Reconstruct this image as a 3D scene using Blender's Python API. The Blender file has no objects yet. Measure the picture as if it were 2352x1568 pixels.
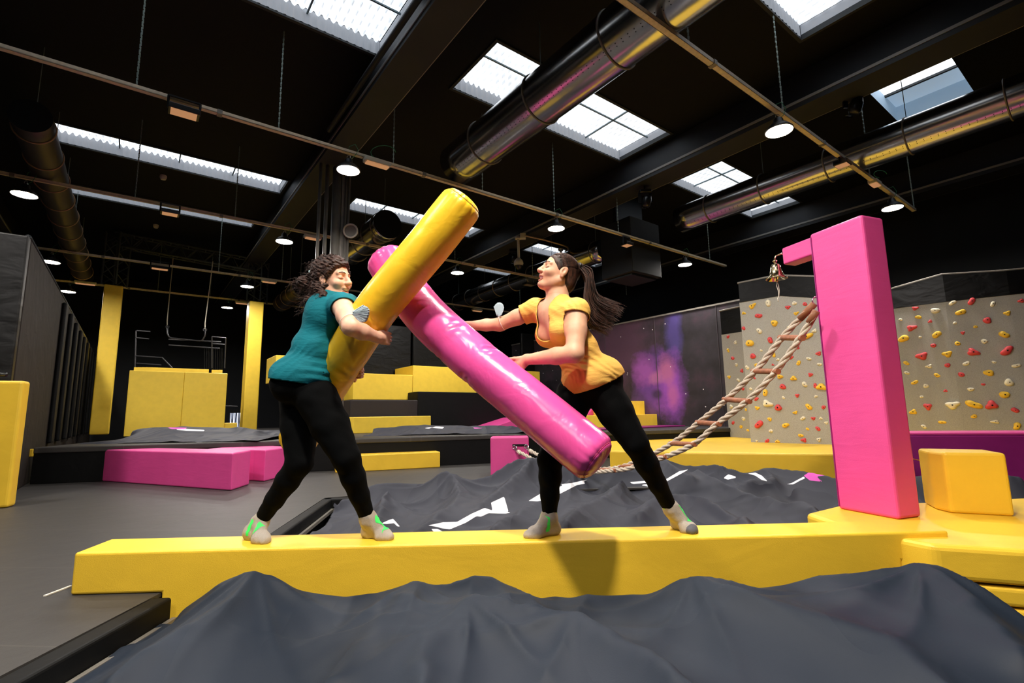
import bpy, bmesh, math, random
import numpy as np
from mathutils import Vector, Matrix
random.seed(7); rng = np.random.default_rng(7)
SC = bpy.context.scene; COL = SC.collection
PI = math.pi
# ------------------------------------------------------------------ camera (measured from the photo's vanishing points)
FPX, PITCH, ROLL, PSI, CZ = 1146.8, math.radians(8.305), math.radians(-.931), math.radians(37.09), .9
_F = np.array([0, math.cos(PITCH), math.sin(PITCH)]); _u = np.array([0, -math.sin(PITCH), math.cos(PITCH)]); _x = np.array([1., 0, 0])
_X = math.cos(ROLL)*_x + math.sin(ROLL)*_u; _U = -math.sin(ROLL)*_x + math.cos(ROLL)*_u
GA = np.array([-math.sin(PSI), math.cos(PSI)]); GB = np.array([math.cos(PSI), math.sin(PSI)])   # the building's two axes
def ray(px, py): return _X*(px-1176) + _U*(784-py) + _F*FPX
O3 = np.array([0, 0, CZ])
def PZ(px, py, z): d = ray(px, py); return d*(z-CZ)/d[2] + O3
def PY(px, py, y): d = ray(px, py); return d*y/d[1] + O3
def PA(px, py, a): d = ray(px, py); return d*a/(GA @ d[:2]) + O3
def PB(px, py, b): d = ray(px, py); return d*b/(GB @ d[:2]) + O3
def plane2(p, q): d = np.array(q[:2])-np.array(p[:2]); n = np.array([-d[1], d[0]])/np.hypot(*d); return n, n @ np.array(p[:2])
def PV(px, py, pl): d = ray(px, py); return d*pl[1]/(pl[0] @ d[:2]) + O3
def W(a, b, z): return np.array([*(a*GA+b*GB), z])
def proj(P):
    P = np.asarray(P, float)-O3; dz = P @ _F
    return 1176+FPX*(P @ _X)/dz, 784-FPX*(P @ _U)/dz
cam = bpy.data.cameras.new('camera'); cam.sensor_width = 36; cam.lens = FPX*36/2352; cam.clip_start = .05; cam.clip_end = 200
co = bpy.data.objects.new('camera', cam); COL.objects.link(co); SC.camera = co
M3 = Matrix((tuple(_X), tuple(_U), tuple(-_F))).transposed()
co.matrix_world = Matrix.Translation((0, 0, CZ)) @ M3.to_4x4()
# ------------------------------------------------------------------ materials
def lin(c):
    if isinstance(c, str): c = [int(c[i:i+2], 16)/255 for i in (0, 2, 4)]
    return tuple(((v/12.92) if v <= .04045 else ((v+.055)/1.055)**2.4) for v in c)
class NT:
    def __init__(s, name):
        s.m = bpy.data.materials.new(name); s.m.use_nodes = True; s.t = s.m.node_tree; s.b = s.t.nodes['Principled BSDF']; s.o = s.t.nodes['Material Output']
    def n(s, typ, **kw):
        nd = s.t.nodes.new(typ)
        for k, v in kw.items():
            if k in nd.inputs: nd.inputs[k].default_value = v
            else: setattr(nd, k, v)
        return nd
    def l(s, a, b): s.t.links.new(a, b)
    def coord(s, kind='Object', scale=(1, 1, 1), rot=(0, 0, 0)):
        tc = s.n('ShaderNodeTexCoord'); mp = s.n('ShaderNodeMapping'); mp.inputs['Scale'].default_value = scale; mp.inputs['Rotation'].default_value = rot
        s.l(tc.outputs[kind], mp.inputs[0]); return mp.outputs[0]
    def bump(s, h, strength, dist, prev=None):
        b = s.n('ShaderNodeBump'); b.inputs['Strength'].default_value = strength; b.inputs['Distance'].default_value = dist
        s.l(h, b.inputs['Height'])
        if prev: s.l(prev, b.inputs['Normal'])
        s.l(b.outputs[0], s.b.inputs['Normal']); return b.outputs[0]
    def ramp(s, f, stops):
        r = s.n('ShaderNodeValToRGB'); e = r.color_ramp.elements
        while len(e) < len(stops): e.new(.5)
        for q, (p, c) in zip(e, stops): q.position = p; q.color = (*c[:3], 1)
        s.l(f, r.inputs[0]); return r.outputs[0]
def mat(name, col, rough=.5, metal=0, noise=.0, nscale=8, bump=0, bscale=60, spec=.5, wrinkle=0, wscale=(3, 3, 3), emit=None, es=0):
    t = NT(name); c = lin(col); b = t.b; b.inputs['Base Color'].default_value = (*c, 1); b.inputs['Roughness'].default_value = rough
    b.inputs['Metallic'].default_value = metal; b.inputs['Specular IOR Level'].default_value = spec
    if noise:
        nz = t.n('ShaderNodeTexNoise'); nz.inputs['Scale'].default_value = nscale; nz.inputs['Detail'].default_value = 4; t.l(t.coord(), nz.inputs['Vector'])
        lo = tuple(v*(1-noise) for v in c); hi = tuple(min(1, v*(1+noise)) for v in c)
        t.l(t.ramp(nz.outputs[0], [(.3, lo), (.7, hi)]), b.inputs['Base Color'])
    prev = None
    if wrinkle:
        nz = t.n('ShaderNodeTexNoise'); nz.inputs['Scale'].default_value = 1; nz.inputs['Detail'].default_value = 3; nz.inputs['Distortion'].default_value = .6
        t.l(t.coord(scale=wscale), nz.inputs['Vector']); prev = t.bump(nz.outputs[0], wrinkle, .03)
    if bump:
        nz = t.n('ShaderNodeTexNoise'); nz.inputs['Scale'].default_value = bscale; nz.inputs['Detail'].default_value = 5; t.l(t.coord(), nz.inputs['Vector'])
        t.bump(nz.outputs[0], bump, .004, prev)
    if emit is not None:
        b.inputs['Emission Color'].default_value = (*lin(emit), 1); b.inputs['Emission Strength'].default_value = es
    return t.m
M = {}
M['yellow'] = mat('yellow_vinyl', 'f4c93a', .42, noise=.05, nscale=3, wrinkle=.22, wscale=(2.2, 2.2, 4), bump=.2, bscale=220)
M['yellow_far'] = mat('yellow_vinyl_far', 'fbd545', .5, noise=.04, wrinkle=.15, wscale=(2, 2, 3))
M['pink'] = mat('pink_vinyl', 'e84f9c', .42, noise=.05, nscale=3, wrinkle=.1, wscale=(2.5, 2.5, 12), bump=.2, bscale=220)
M['magenta'] = mat('dark_magenta_vinyl', '8e1c6e', .45, noise=.06, wrinkle=.2)
M['black'] = mat('black_paint', '0c0e10', .8, noise=.2, spec=.25)
M['black_wall'] = mat('black_wall_paint', '14171b', .75, noise=.2, nscale=2, spec=.3)
M['black_vinyl'] = mat('black_vinyl', '070708', .42, noise=.2, wrinkle=.6, wscale=(2, 2, 4), spec=.3)
M['pad_black'] = mat('black_padding', '090a0b', .6, noise=.15, wrinkle=.3, spec=.2)
M['beam_paint'] = mat('dark_grey_paint', '1e2126', .6, noise=.15, nscale=3)
M['rail'] = mat('galvanised_tray', 'e2d6bf', .5, .0, noise=.12, nscale=20)
M['chain'] = mat('zinc_chain', '8fa09c', .5, .2)
M['steel'] = mat('steel', 'c0c2c6', .3, 1)
M['dark_metal'] = mat('dark_metal', '1d1f22', .45, .6)
M['grey_metal'] = mat('grey_metal', '858079', .5, .3, noise=.1)
M['chrome'] = mat('chrome', 'dcdde0', .12, 1)
M['brass'] = mat('brass', 'dccaa0', .16, 1)
M['white_plastic'] = mat('white_plastic', 'd2cfc4', .4)
M['black_plastic'] = mat('black_plastic', '101114', .3)
M['green_cable'] = mat('green_cable', '1f7a4a', .5)
M['lamp_on'] = mat('lamp_diffuser', 'ffffff', .5, emit='fff8f0', es=245)
M['lamp_dim'] = mat('dim_floodlight_glass', '8c6a4a', .4, emit='ffb780', es=.22)
M['wood'] = mat('rung_wood', '9c5f3f', .5, noise=.25, nscale=25, bump=.4, bscale=90)
M['rope'] = mat('cotton_rope', 'cdbfae', .85, noise=.12, nscale=60, bump=.6, bscale=300)
M['tape'] = mat('brown_leather_wrap', '8d5638', .6, noise=.15)
M['strap'] = mat('orange_strap', 'f2a94e', .6)
M['white_cord'] = mat('white_cord', 'e4ddd0', .8)
M['hold_red'] = mat('red_hold', 'dc484c', .55, noise=.1, bump=.4, bscale=150)
M['hold_yellow'] = mat('yellow_hold', 'f4c63c', .55, noise=.1, bump=.4, bscale=150)
M['hold_white'] = mat('cream_hold', 'ece3c6', .55, noise=.1, bump=.4, bscale=150)
M['bolt'] = mat('dark_bolt', '2a2624', .4, .7)
M['ladder_rail'] = mat('handrail_metal', '4c4c50', .4, .6)
def climb_wall_mat():
    t = NT('textured_grey_wall'); v = t.coord()
    nz = t.n('ShaderNodeTexNoise'); nz.inputs['Scale'].default_value = 90; nz.inputs['Detail'].default_value = 6; t.l(v, nz.inputs['Vector'])
    t.l(t.ramp(nz.outputs[0], [(.35, lin('9c9a92')), (.65, lin('adaba3'))]), t.b.inputs['Base Color'])
    vo = t.n('ShaderNodeTexVoronoi'); vo.inputs['Scale'].default_value = 8; vo.inputs['Randomness'].default_value = .25; t.l(v, vo.inputs['Vector'])
    lt = t.n('ShaderNodeMath', operation='LESS_THAN'); lt.inputs[1].default_value = .07; t.l(vo.outputs['Distance'], lt.inputs[0])
    t.b.inputs['Roughness'].default_value = .85; p = t.bump(nz.outputs[0], .5, .004); t.bump(lt.outputs[0], .5, .006, p); return t.m
M['climb'] = climb_wall_mat()
def floor_mat():
    t = NT('black_floor_mat'); v = t.coord(rot=(0, 0, .08))
    br = t.n('ShaderNodeTexBrick'); br.inputs['Scale'].default_value = 1; br.inputs['Brick Width'].default_value = 2.1; br.inputs['Row Height'].default_value = 1.02
    br.inputs['Mortar Size'].default_value = .006; br.inputs['Color1'].default_value = (*lin('3a3836'), 1); br.inputs['Color2'].default_value = (*lin('383635'), 1); br.inputs['Mortar'].default_value = (*lin('464340'), 1)
    t.l(v, br.inputs['Vector']); t.l(br.outputs[0], t.b.inputs['Base Color'])
    nz = t.n('ShaderNodeTexNoise'); nz.inputs['Scale'].default_value = 2.2; nz.inputs['Detail'].default_value = 5; t.l(v, nz.inputs['Vector'])
    t.b.inputs['Roughness'].default_value = .52
    p = t.bump(nz.outputs[0], .35, .03); n2 = t.n('ShaderNodeTexNoise'); n2.inputs['Scale'].default_value = 260; t.l(v, n2.inputs['Vector']); t.bump(n2.outputs[0], .3, .002, p)
    return t.m
M['floor'] = floor_mat()
def duct_mat():
    t = NT('galvanised_duct'); t.b.inputs['Base Color'].default_value = (.52, .51, .5, 1); t.b.inputs['Metallic'].default_value = 1; t.b.inputs['Roughness'].default_value = .2
    nz = t.n('ShaderNodeTexNoise'); nz.inputs['Scale'].default_value = 3; t.l(t.coord(), nz.inputs['Vector']); t.bump(nz.outputs[0], .15, .02)
    return t.m
M['duct'] = duct_mat()
def mural_mat():
    t = NT('printed_galaxy_vinyl'); tc = t.n('ShaderNodeTexCoord'); V = tc.outputs['Object']
    nz = t.n('ShaderNodeTexNoise'); nz.inputs['Scale'].default_value = 1.6; nz.inputs['Detail'].default_value = 6; nz.inputs['Roughness'].default_value = .6; t.l(V, nz.inputs['Vector'])
    base = t.ramp(nz.outputs[0], [(.3, lin('1a1618')), (.52, lin('2e2830')), (.75, lin('4a3040'))])
    dn = t.n('ShaderNodeTexNoise'); dn.inputs['Scale'].default_value = 1.7; dn.inputs['Detail'].default_value = 7; dn.inputs['Roughness'].default_value = .62; t.l(V, dn.inputs['Vector'])
    def blob(cx, cz, rx, rz, warp=.55):
        mp = t.n('ShaderNodeMapping'); mp.inputs['Location'].default_value = (-cx/rx, 0, -cz/rz); mp.inputs['Scale'].default_value = (1/rx, 0, 1/rz); t.l(V, mp.inputs[0])
        ln = t.n('ShaderNodeVectorMath', operation='LENGTH'); t.l(mp.outputs[0], ln.inputs[0])
        ad = t.n('ShaderNodeMath', operation='MULTIPLY_ADD'); t.l(dn.outputs[0], ad.inputs[0]); ad.inputs[1].default_value = 2.6*warp; t.l(ln.outputs['Value'], ad.inputs[2])
        mr = t.n('ShaderNodeMapRange'); mr.inputs['From Min'].default_value = .45+1.3*warp; mr.inputs['From Max'].default_value = 1.15+1.3*warp
        mr.inputs['To Min'].default_value = 1; mr.inputs['To Max'].default_value = 0; t.l(ad.outputs[0], mr.inputs['Value']); return mr.outputs[0]
    col = base
    for (cx, cz, rx, rz, c, k) in MURAL_BLOBS:
        mx = t.n('ShaderNodeMix', data_type='RGBA'); f = blob(cx, cz, rx, rz)
        mu = t.n('ShaderNodeMath', operation='MULTIPLY'); t.l(f, mu.inputs[0]); mu.inputs[1].default_value = k
        t.l(mu.outputs[0], mx.inputs[0]); t.l(col, mx.inputs[6]); mx.inputs[7].default_value = (*lin(c), 1); col = mx.outputs[2]
    vo = t.n('ShaderNodeTexVoronoi'); vo.inputs['Scale'].default_value = 4.5; t.l(V, vo.inputs['Vector'])
    lt = t.n('ShaderNodeMath', operation='LESS_THAN'); lt.inputs[1].default_value = .075; t.l(vo.outputs['Distance'], lt.inputs[0])
    mx = t.n('ShaderNodeMix', data_type='RGBA'); t.l(lt.outputs[0], mx.inputs[0]); t.l(col, mx.inputs[6]); mx.inputs[7].default_value = (.8, .75, .8, 1)
    t.l(mx.outputs[2], t.b.inputs['Base Color']); t.b.inputs['Roughness'].default_value = .55
    w = t.n('ShaderNodeTexNoise'); w.inputs['Scale'].default_value = 1.2; t.l(V, w.inputs['Vector']); t.bump(w.outputs[0], .5, .05)
    return t.m
def sky_mat():
    t = NT('translucent_corrugated_sheet'); v = t.coord('Object')
    nz = t.n('ShaderNodeTexNoise'); nz.inputs['Scale'].default_value = 2.5; nz.inputs['Detail'].default_value = 3; t.l(v, nz.inputs['Vector'])
    sp = t.n('ShaderNodeSeparateXYZ'); t.l(v, sp.inputs[0])
    mu = t.n('ShaderNodeMath', operation='MULTIPLY'); mu.inputs[1].default_value = 2*PI/.11; t.l(sp.outputs[0], mu.inputs[0])
    sn = t.n('ShaderNodeMath', operation='SINE'); t.l(mu.outputs[0], sn.inputs[0])
    st = t.ramp(sn.outputs[0], [(0, (.50, .55, .60)), (.3, (.80, .85, .92)), (1, (.86, .93, 1.0))])
    c2 = t.ramp(nz.outputs[0], [(.25, (.75, .75, .75)), (.6, (1, 1, 1))])
    mx = t.n('ShaderNodeMix', data_type='RGBA', blend_type='MULTIPLY'); mx.inputs[0].default_value = 1; t.l(st, mx.inputs[6]); t.l(c2, mx.inputs[7])
    t.l(mx.outputs[2], t.b.inputs['Emission Color']); t.b.inputs['Emission Strength'].default_value = .82
    t.b.inputs['Base Color'].default_value = (.7, .7, .7, 1); return t.m
M['sky'] = sky_mat()
M['well'] = mat('white_well_lining', '9a9a9c', .7, emit='c8d4e6', es=.10)  # weak glow in the lining stands for daylight falling on it
M['well_dark'] = mat('well_edge_paint', '2a2e30', .7)
M['mullion'] = mat('skylight_mullion', '5c7078', .5)
M['glass_blue'] = mat('velux_blind', 'a8bccb', .6, emit='a9c3dc', es=.28)
M['glass_white'] = mat('velux_glass', 'ffffff', .4, emit='f2f7ff', es=1.2)
M['window_lit'] = mat('lit_window_glass', 'ffffff', .4, emit='cfdcff', es=.8)
# ------------------------------------------------------------------ mesh helpers
class MB:
    def __init__(s): s.v = []; s.f = []
    def add(s, v, f):
        o = len(s.v); s.v += [tuple(map(float, p)) for p in v]; s.f += [tuple(o+i for i in q) for q in f]; return s
    def prism(s, poly, z0, z1):
        """poly: list of xy (counter-clockwise); z0, z1 numbers or per-corner lists"""
        n = len(poly); z0 = z0 if hasattr(z0, '__len__') else [z0]*n; z1 = z1 if hasattr(z1, '__len__') else [z1]*n
        v = [(p[0], p[1], a) for p, a in zip(poly, z0)] + [(p[0], p[1], a) for p, a in zip(poly, z1)]
        f = [tuple(range(n-1, -1, -1)), tuple(range(n, 2*n))] + [(i, (i+1) % n, n+(i+1) % n, n+i) for i in range(n)]
        return s.add(v, f)
    def box(s, x0, x1, y0, y1, z0, z1): return s.prism([(x0, y0), (x1, y0), (x1, y1), (x0, y1)], z0, z1)
    def boxab(s, a0, a1, b0, b1, z0, z1):
        return s.prism([W(a0, b0, 0)[:2], W(a0, b1, 0)[:2], W(a1, b1, 0)[:2], W(a1, b0, 0)[:2]], z0, z1)
    def bar(s, p, q, w, h=None, up=(0, 0, 1)):
        p = Vector(p); q = Vector(q); d = (q-p).normalized(); up = Vector(up)
        if abs(d.dot(up)) > .95: up = Vector((1, 0, 0))
        sd = d.cross(up).normalized(); u = sd.cross(d); h = h or w
        o = [sd*(i*w/2)+u*(j*h/2) for i, j in ((-1, -1), (1, -1), (1, 1), (-1, 1))]
        return s.add([p+k for k in o]+[q+k for k in o], [(3, 2, 1, 0), (4, 5, 6, 7), (0, 1, 5, 4), (1, 2, 6, 5), (2, 3, 7, 6), (3, 0, 4, 7)])
    def tube(s, path, r, seg=8, cap=True):
        path = [Vector(p) for p in path]; n = len(path); rr = r if hasattr(r, '__len__') else [r]*n
        t0 = (path[1]-path[0]).normalized(); up = Vector((0, 0, 1)) if abs(t0.z) < .9 else Vector((1, 0, 0)); nrm = (up-t0*up.dot(t0)).normalized()
        v = []
        for i, p in enumerate(path):
            t = (path[min(i+1, n-1)]-path[max(i-1, 0)]).normalized(); nrm = (nrm-t*nrm.dot(t)).normalized(); bn = t.cross(nrm)
            v += [p+(nrm*math.cos(2*PI*k/seg)+bn*math.sin(2*PI*k/seg))*rr[i] for k in range(seg)]
        f = [(i*seg+k, i*seg+(k+1) % seg, (i+1)*seg+(k+1) % seg, (i+1)*seg+k) for i in range(n-1) for k in range(seg)]
        if cap: f += [tuple(range(seg-1, -1, -1)), tuple((n-1)*seg+k for k in range(seg))]
        return s.add(v, f)
    def lathe(s, c, prof, seg=24, axis=(0, 0, 1)):
        a = Vector(axis).normalized(); u = a.orthogonal().normalized(); w = a.cross(u); c = Vector(c); n = len(prof)
        v = [c+a*z+(u*math.cos(2*PI*k/seg)+w*math.sin(2*PI*k/seg))*max(r, 1e-4) for r, z in prof for k in range(seg)]
        f = [(i*seg+k, i*seg+(k+1) % seg, (i+1)*seg+(k+1) % seg, (i+1)*seg+k) for i in range(n-1) for k in range(seg)]
        return s.add(v, f)
    def torus(s, c, R, r, axis=(0, 0, 1), seg=24, rs=8, a0=0, a1=2*PI):
        a = Vector(axis).normalized(); u = a.orthogonal().normalized(); w = a.cross(u); c = Vector(c)
        full = abs(a1-a0-2*PI) < 1e-6; n = seg+(0 if full else 1); pts = [c+(u*math.cos(a0+(a1-a0)*i/seg)+w*math.sin(a0+(a1-a0)*i/seg))*R for i in range(n)]
        if full: pts += [pts[0], pts[1]]
        return s.tube(pts[:n+1] if full else pts, r, rs, not full)
def link(name, v, f, m, parent=None, smooth=False, bev=0, bseg=3, loc=None, mats=None, fm=None, recenter=True):
    me = bpy.data.meshes.new(name)
    v = np.array(v, dtype=float)
    if parent is None: off = np.array(loc if loc is not None else ([v[:, 0].mean(), v[:, 1].mean(), v[:, 2].min()] if recenter else [0, 0, 0]), float)
    else: off = np.array(parent_loc(parent))
    me.from_pydata((v-off).tolist(), [], f)
    if bev:
        bm = bmesh.new(); bm.from_mesh(me); bmesh.ops.remove_doubles(bm, verts=bm.verts, dist=1e-5)
        ed = [e for e in bm.edges if len(e.link_faces) == 2 and e.calc_face_angle(0) > .35]
        bmesh.ops.bevel(bm, geom=ed, offset=bev, segments=bseg, affect='EDGES', profile=.5, clamp_overlap=True); bm.to_mesh(me); bm.free()
    o = bpy.data.objects.new(name, me); COL.objects.link(o)
    for q in (mats or [m]): me.materials.append(q)
    if fm is not None: me.polygons.foreach_set('material_index', fm)
    if smooth: me.polygons.foreach_set('use_smooth', [True]*len(me.polygons))
    elif bev: me.shade_auto_smooth_set(True) if hasattr(me, 'shade_auto_smooth_set') else None
    if parent is None: o.location = off
    else: o.parent = parent
    me.update(); return o
def parent_loc(p):
    l = np.array(p.location)
    while p.parent: p = p.parent; l = l+np.array(p.location)
    return l
def mk(name, mb, m, parent=None, **k): return link(name, mb.v, mb.f, m if not isinstance(m, str) else M[m], parent, **k)
def tag(o, label=None, cat=None, group=None, kind=None):
    if label: o['label'] = label
    if cat: o['category'] = cat
    if group: o['group'] = group
    if kind: o['kind'] = kind
    return o
def thing(name, label, cat, loc, group=None):
    o = bpy.data.objects.new(name, None); COL.objects.link(o); o.location = loc; o.empty_display_size = .1; return tag(o, label, cat, group)
def struct(name, mb, m, parent=None, **k): return tag(mk(name, mb, m, parent, **k), kind='structure')
# ================================================================== the hall
CEIL = 6.5
A0, A1, B0, B1 = -9., 25., -9., 15.2
SKY = [(-2.5, -1.2, b0, b1) for (b0, b1) in ((-7.8, -3.9), (-1.7, 2.65))]
SKY += [(1.5, 2.78, -7.8, -3.9), (1.5, 2.78, -1.7, 2.6), (1.5, 2.78, 4., 7.73), (5.54, 6.87, -1.7, 2.68), (5.54, 6.87, 4., 8.3), (5.54, 6.87, 10.2, 14.1),
        (12.1, 12.95, -1.7, 2.55), (12.1, 12.95, 4.2, 8.15), (12.1, 12.95, 10.3, 13.9), (15.2, 15.85, -1.7, 2.4), (15.2, 15.85, 8.9, 12.6)]
VEL = (1.53, 2.66, 10.12, 11.65)
holes = SKY+[VEL]
aa = sorted({A0, A1, *[h[0] for h in holes], *[h[1] for h in holes]}); bb = sorted({B0, B1, *[h[2] for h in holes], *[h[3] for h in holes]})
cm = MB()
for i in range(len(aa)-1):
    for j in range(len(bb)-1):
        ca, cb = (aa[i]+aa[i+1])/2, (bb[j]+bb[j+1])/2
        if not any(h[0] < ca < h[1] and h[2] < cb < h[3] for h in holes):
            cm.add([W(aa[i], bb[j], CEIL), W(aa[i+1], bb[j], CEIL), W(aa[i+1], bb[j+1], CEIL), W(aa[i], bb[j+1], CEIL)], [(0, 1, 2, 3)])
struct('ceiling', cm, 'black')
rf = MB().boxab(A0, A1, B0, B1, CEIL+1.2, CEIL+1.3); struct('ceiling_roof_deck', rf, 'black')
# skylights: a sunk opening, a corrugated translucent sheet above it, thin glazing bars
def skylight(k, a0, a1, b0, b1, n):
    root = bpy.data.objects.new('window_%d' % n, None); COL.objects.link(root); root.location = W((a0+a1)/2, (b0+b1)/2, CEIL); root['kind'] = 'structure'
    h = .22; p = .11
    nb = int((b1-b0)/p*6); bs = np.linspace(b0, b1, nb+1); zs = CEIL+h+.035*np.sin(2*PI*bs/p)
    s = MB(); s.add([W(a0, b, z) for b, z in zip(bs, zs)]+[W(a1, b, z) for b, z in zip(bs, zs)], [(i, i+1, nb+2+i, nb+1+i) for i in range(nb)])
    o = mk('glazing_sheet', s, 'sky', root); 
    wv = .012*np.sin(2*PI*bs/p)
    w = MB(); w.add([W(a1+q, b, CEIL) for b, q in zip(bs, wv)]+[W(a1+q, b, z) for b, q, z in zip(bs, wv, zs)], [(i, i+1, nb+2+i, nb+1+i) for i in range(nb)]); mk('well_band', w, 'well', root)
    w = MB(); w.add([W(a0, b1, CEIL+.06), W(a1, b1, CEIL+.06), W(a1, b1, CEIL+h), W(a0, b1, CEIL+h)], [(0, 1, 2, 3)]); mk('well_end', w, 'well', root); w = MB()
    w.add([W(a0, b0, CEIL), W(a1, b0, CEIL), W(a1, b0, CEIL+h), W(a0, b0, CEIL+h)], [(0, 1, 2, 3)]); w.add([W(a0, b1+.001, CEIL), W(a1, b1+.001, CEIL), W(a1, b1+.001, CEIL+h), W(a0, b1+.001, CEIL+h)], [(0, 1, 2, 3)])
    w.add([W(a0, b0, CEIL), W(a0, b1, CEIL), W(a0, b1, CEIL+h), W(a0, b0, CEIL+h)], [(0, 1, 2, 3)]); mk('well_side', w, 'well_dark', root)
    f = MB(); t = .05
    for (x0, x1, y0, y1) in ((a0-t, a0, b0-t, b1+t), (a1, a1+t, b0-t, b1+t), (a0, a1, b0-t, b0), (a0, a1, b1, b1+t)): f.boxab(x0, x1, y0, y1, CEIL-.03, CEIL+.002)
    mk('frame', f, 'well_dark', root)
    g = MB(); am = a0+.42*(a1-a0); g.boxab(am-.012, am+.012, b0, b1, CEIL+h-.06, CEIL+h-.035)
    k = 4
    for q in range(1, k): bq = b0+(b1-b0)*q/k; g.boxab(a0, a1, bq-.012, bq+.012, CEIL+h-.065, CEIL+h-.04)
    mk('glazing_bar', g, 'mullion', root)
for n, (a0, a1, b0, b1) in enumerate(SKY): skylight(0, a0, a1, b0, b1, n+1)
a0, a1, b0, b1 = VEL
root = bpy.data.objects.new('window_%d' % (len(SKY)+1), None); COL.objects.link(root); root.location = W((a0+a1)/2, (b0+b1)/2, CEIL); root['kind'] = 'structure'
w = MB(); h = .55
for P in (((a0, b0), (a1, b0)), ((a1, b0), (a1, b1)), ((a1, b1), (a0, b1)), ((a0, b1), (a0, b0))):
    w.add([W(*P[0], CEIL), W(*P[1], CEIL), W(*P[1], CEIL+h), W(*P[0], CEIL+h)], [(0, 1, 2, 3)])
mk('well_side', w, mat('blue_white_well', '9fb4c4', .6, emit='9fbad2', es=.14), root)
mk('blind', MB().boxab(a0, a1, b0+.93, b1+.01, CEIL+.30, CEIL+.32), 'glass_blue', root)
mk('glass_pane', MB().boxab(a0, a1, b0+.02, b0+.88, CEIL+.30, CEIL+.32), 'glass_white', root)
mk('frame', MB().boxab(a0, a1, b0+.88, b0+.93, CEIL+.26, CEIL+.33).boxab(a0-.05, a1+.05, b1, b1+.06, CEIL-.04, CEIL+.003), 'well_dark', root)
mk('lower_pane', MB().boxab(a0, a1, b1+.08, b1+.25, CEIL-.02, CEIL-.01), 'glass_white', root)
# walls
def wall(name, p, q, z0, z1, m, t=.15):
    p = np.array(p, float); q = np.array(q, float); d = (q-p)/np.hypot(*(q-p)); n = np.array([-d[1], d[0]])*t
    return struct(name, MB().prism([p, q, q+n, p+n], z0, z1), m)
wa = lambda a, b: W(a, b, 0)[:2]
wall('wall_back', wa(A1, B1), wa(A1, B0), -.6, 7.8, 'black_wall'); wall('wall_right', wa(A0, B1), wa(A1, B1), -.6, 7.8, 'black_wall')
wall('wall_left', wa(A1, B0), wa(A0, B0), -.6, 7.8, 'black_wall'); wall('wall_front', wa(A0, B0), wa(A0, B1), -.6, 7.8, 'black_wall')
# floor: the mats, with the foam pits left open
PL = [(-1.74, -6), (-1.87, 2.75), (-1.92, 4.02), (-2.15, 5.84), (-1.87, 5.97)]
fl = MB(); FB = 6.3
def slab(poly, z=0.): fl.prism([tuple(p) for p in poly], z-.02, z)
slab([wa(A0, B0), (-1.74, -6), (-1.87, 2.75), (-1.92, 4.02), (-2.15, 5.84), wa(A1, B0)])
slab([wa(A1, B0), (-2.15, 5.84), (-1.87, 5.97), (1.9, 6.25), wa(A1, B1)])
slab([(1.9, 6.25), (2.0, 7.6), (9.5, 5.2), wa(A0+7, B1), wa(A1, B1)])
slab([wa(A0, B0), wa(A0, B1), (3.2, -6), (-1.74, -6)])
struct('floor', fl, 'floor')
struct('floor_pit', MB().prism([wa(A0, B0), wa(A0, B1), wa(A1, B1), wa(A1, B0)], -.72, -.7), 'pad_black')
# padded black curb round the pits (one for each side), with its pale strip
def curb(path, name, label):
    r = thing(name, label, 'padding', (*path[0], -.3)); m = MB()
    for p, q in zip(path[:-1], path[1:]):
        p = np.array(p); q = np.array(q); d = (q-p)/np.hypot(*(q-p)); n = np.array([d[1], -d[0]])
        m.prism([p+n*.1, q+n*.1, q, p], -.30, -.001)
    mk('edge_cushion', m, 'pad_black', r, bev=.015)
    m = MB()
    for p, q in zip(path[:-1], path[1:]):
        p = np.array(p); q = np.array(q); d = (q-p)/np.hypot(*(q-p)); n = np.array([d[1], -d[0]]); a, b = p+n*.105, q+n*.105
        m.prism([a+n*.025, b+n*.025, b, a], -.13, -.10)
    mk('metal_strip', m, 'grey_metal', r)
curb([(-1.76, -2.), (-1.87, 2.73)], 'pit_curb', 'black padded curb in the bottom left corner along the near foam pit')
curb([(-1.92, 3.2), (-1.92, 4.02), (-2.15, 5.84), (-.4, 6.08)], 'pit_curb', 'black padded curb with pale strip behind the left woman\'s feet')
# ------------------------------------------------------------------ roof girders
M['edge_highlight'] = mat('edge_highlight_paint', '8d8c88', .5)  # pale colour stands for light caught along the girder flange
def girder(b0, b1, label, a0=A0+.2, a1=A1-.2):
    r = thing('roof_girder', label, 'girder', W((a0+a1)/2, (b0+b1)/2, 5.8), 'roof girders')
    mk('bottom_flange', MB().boxab(a0, a1, b0, b1, 5.8, 5.92), 'beam_paint', r); c = (b0+b1)/2
    mk('web', MB().boxab(a0, a1, c-.12, c+.12, 5.92, 6.49), 'beam_paint', r)
    mk('flange_highlight', MB().boxab(a0, a1, b0-.012, b0, 5.88, 5.925).boxab(a0, a1, b1, b1+.012, 5.80, 5.845), 'edge_highlight', r)  # thin added strips paint the bright line where the flange catches light
girder(2.52, 3.0, 'dark painted roof girder above the yellow baton, left of the middle skylight')
girder(8.35, 8.9, 'dark painted roof girder between the two skylights on the right')
girder(14.13, 14.7, 'dark painted roof girder high on the right, above the climbing walls')
girder(-3.4, -2.9, 'dark painted roof girder at the far left edge of the hall')
p = MB().tube([W(-6, 2.42, 5.95), W(8.5, 2.42, 5.95)], .045, 10); o = mk('roof_pipe', p, 'beam_paint', smooth=True); tag(o, 'thin dark pipe running beside the girder left of the middle skylight', 'pipe')
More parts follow.
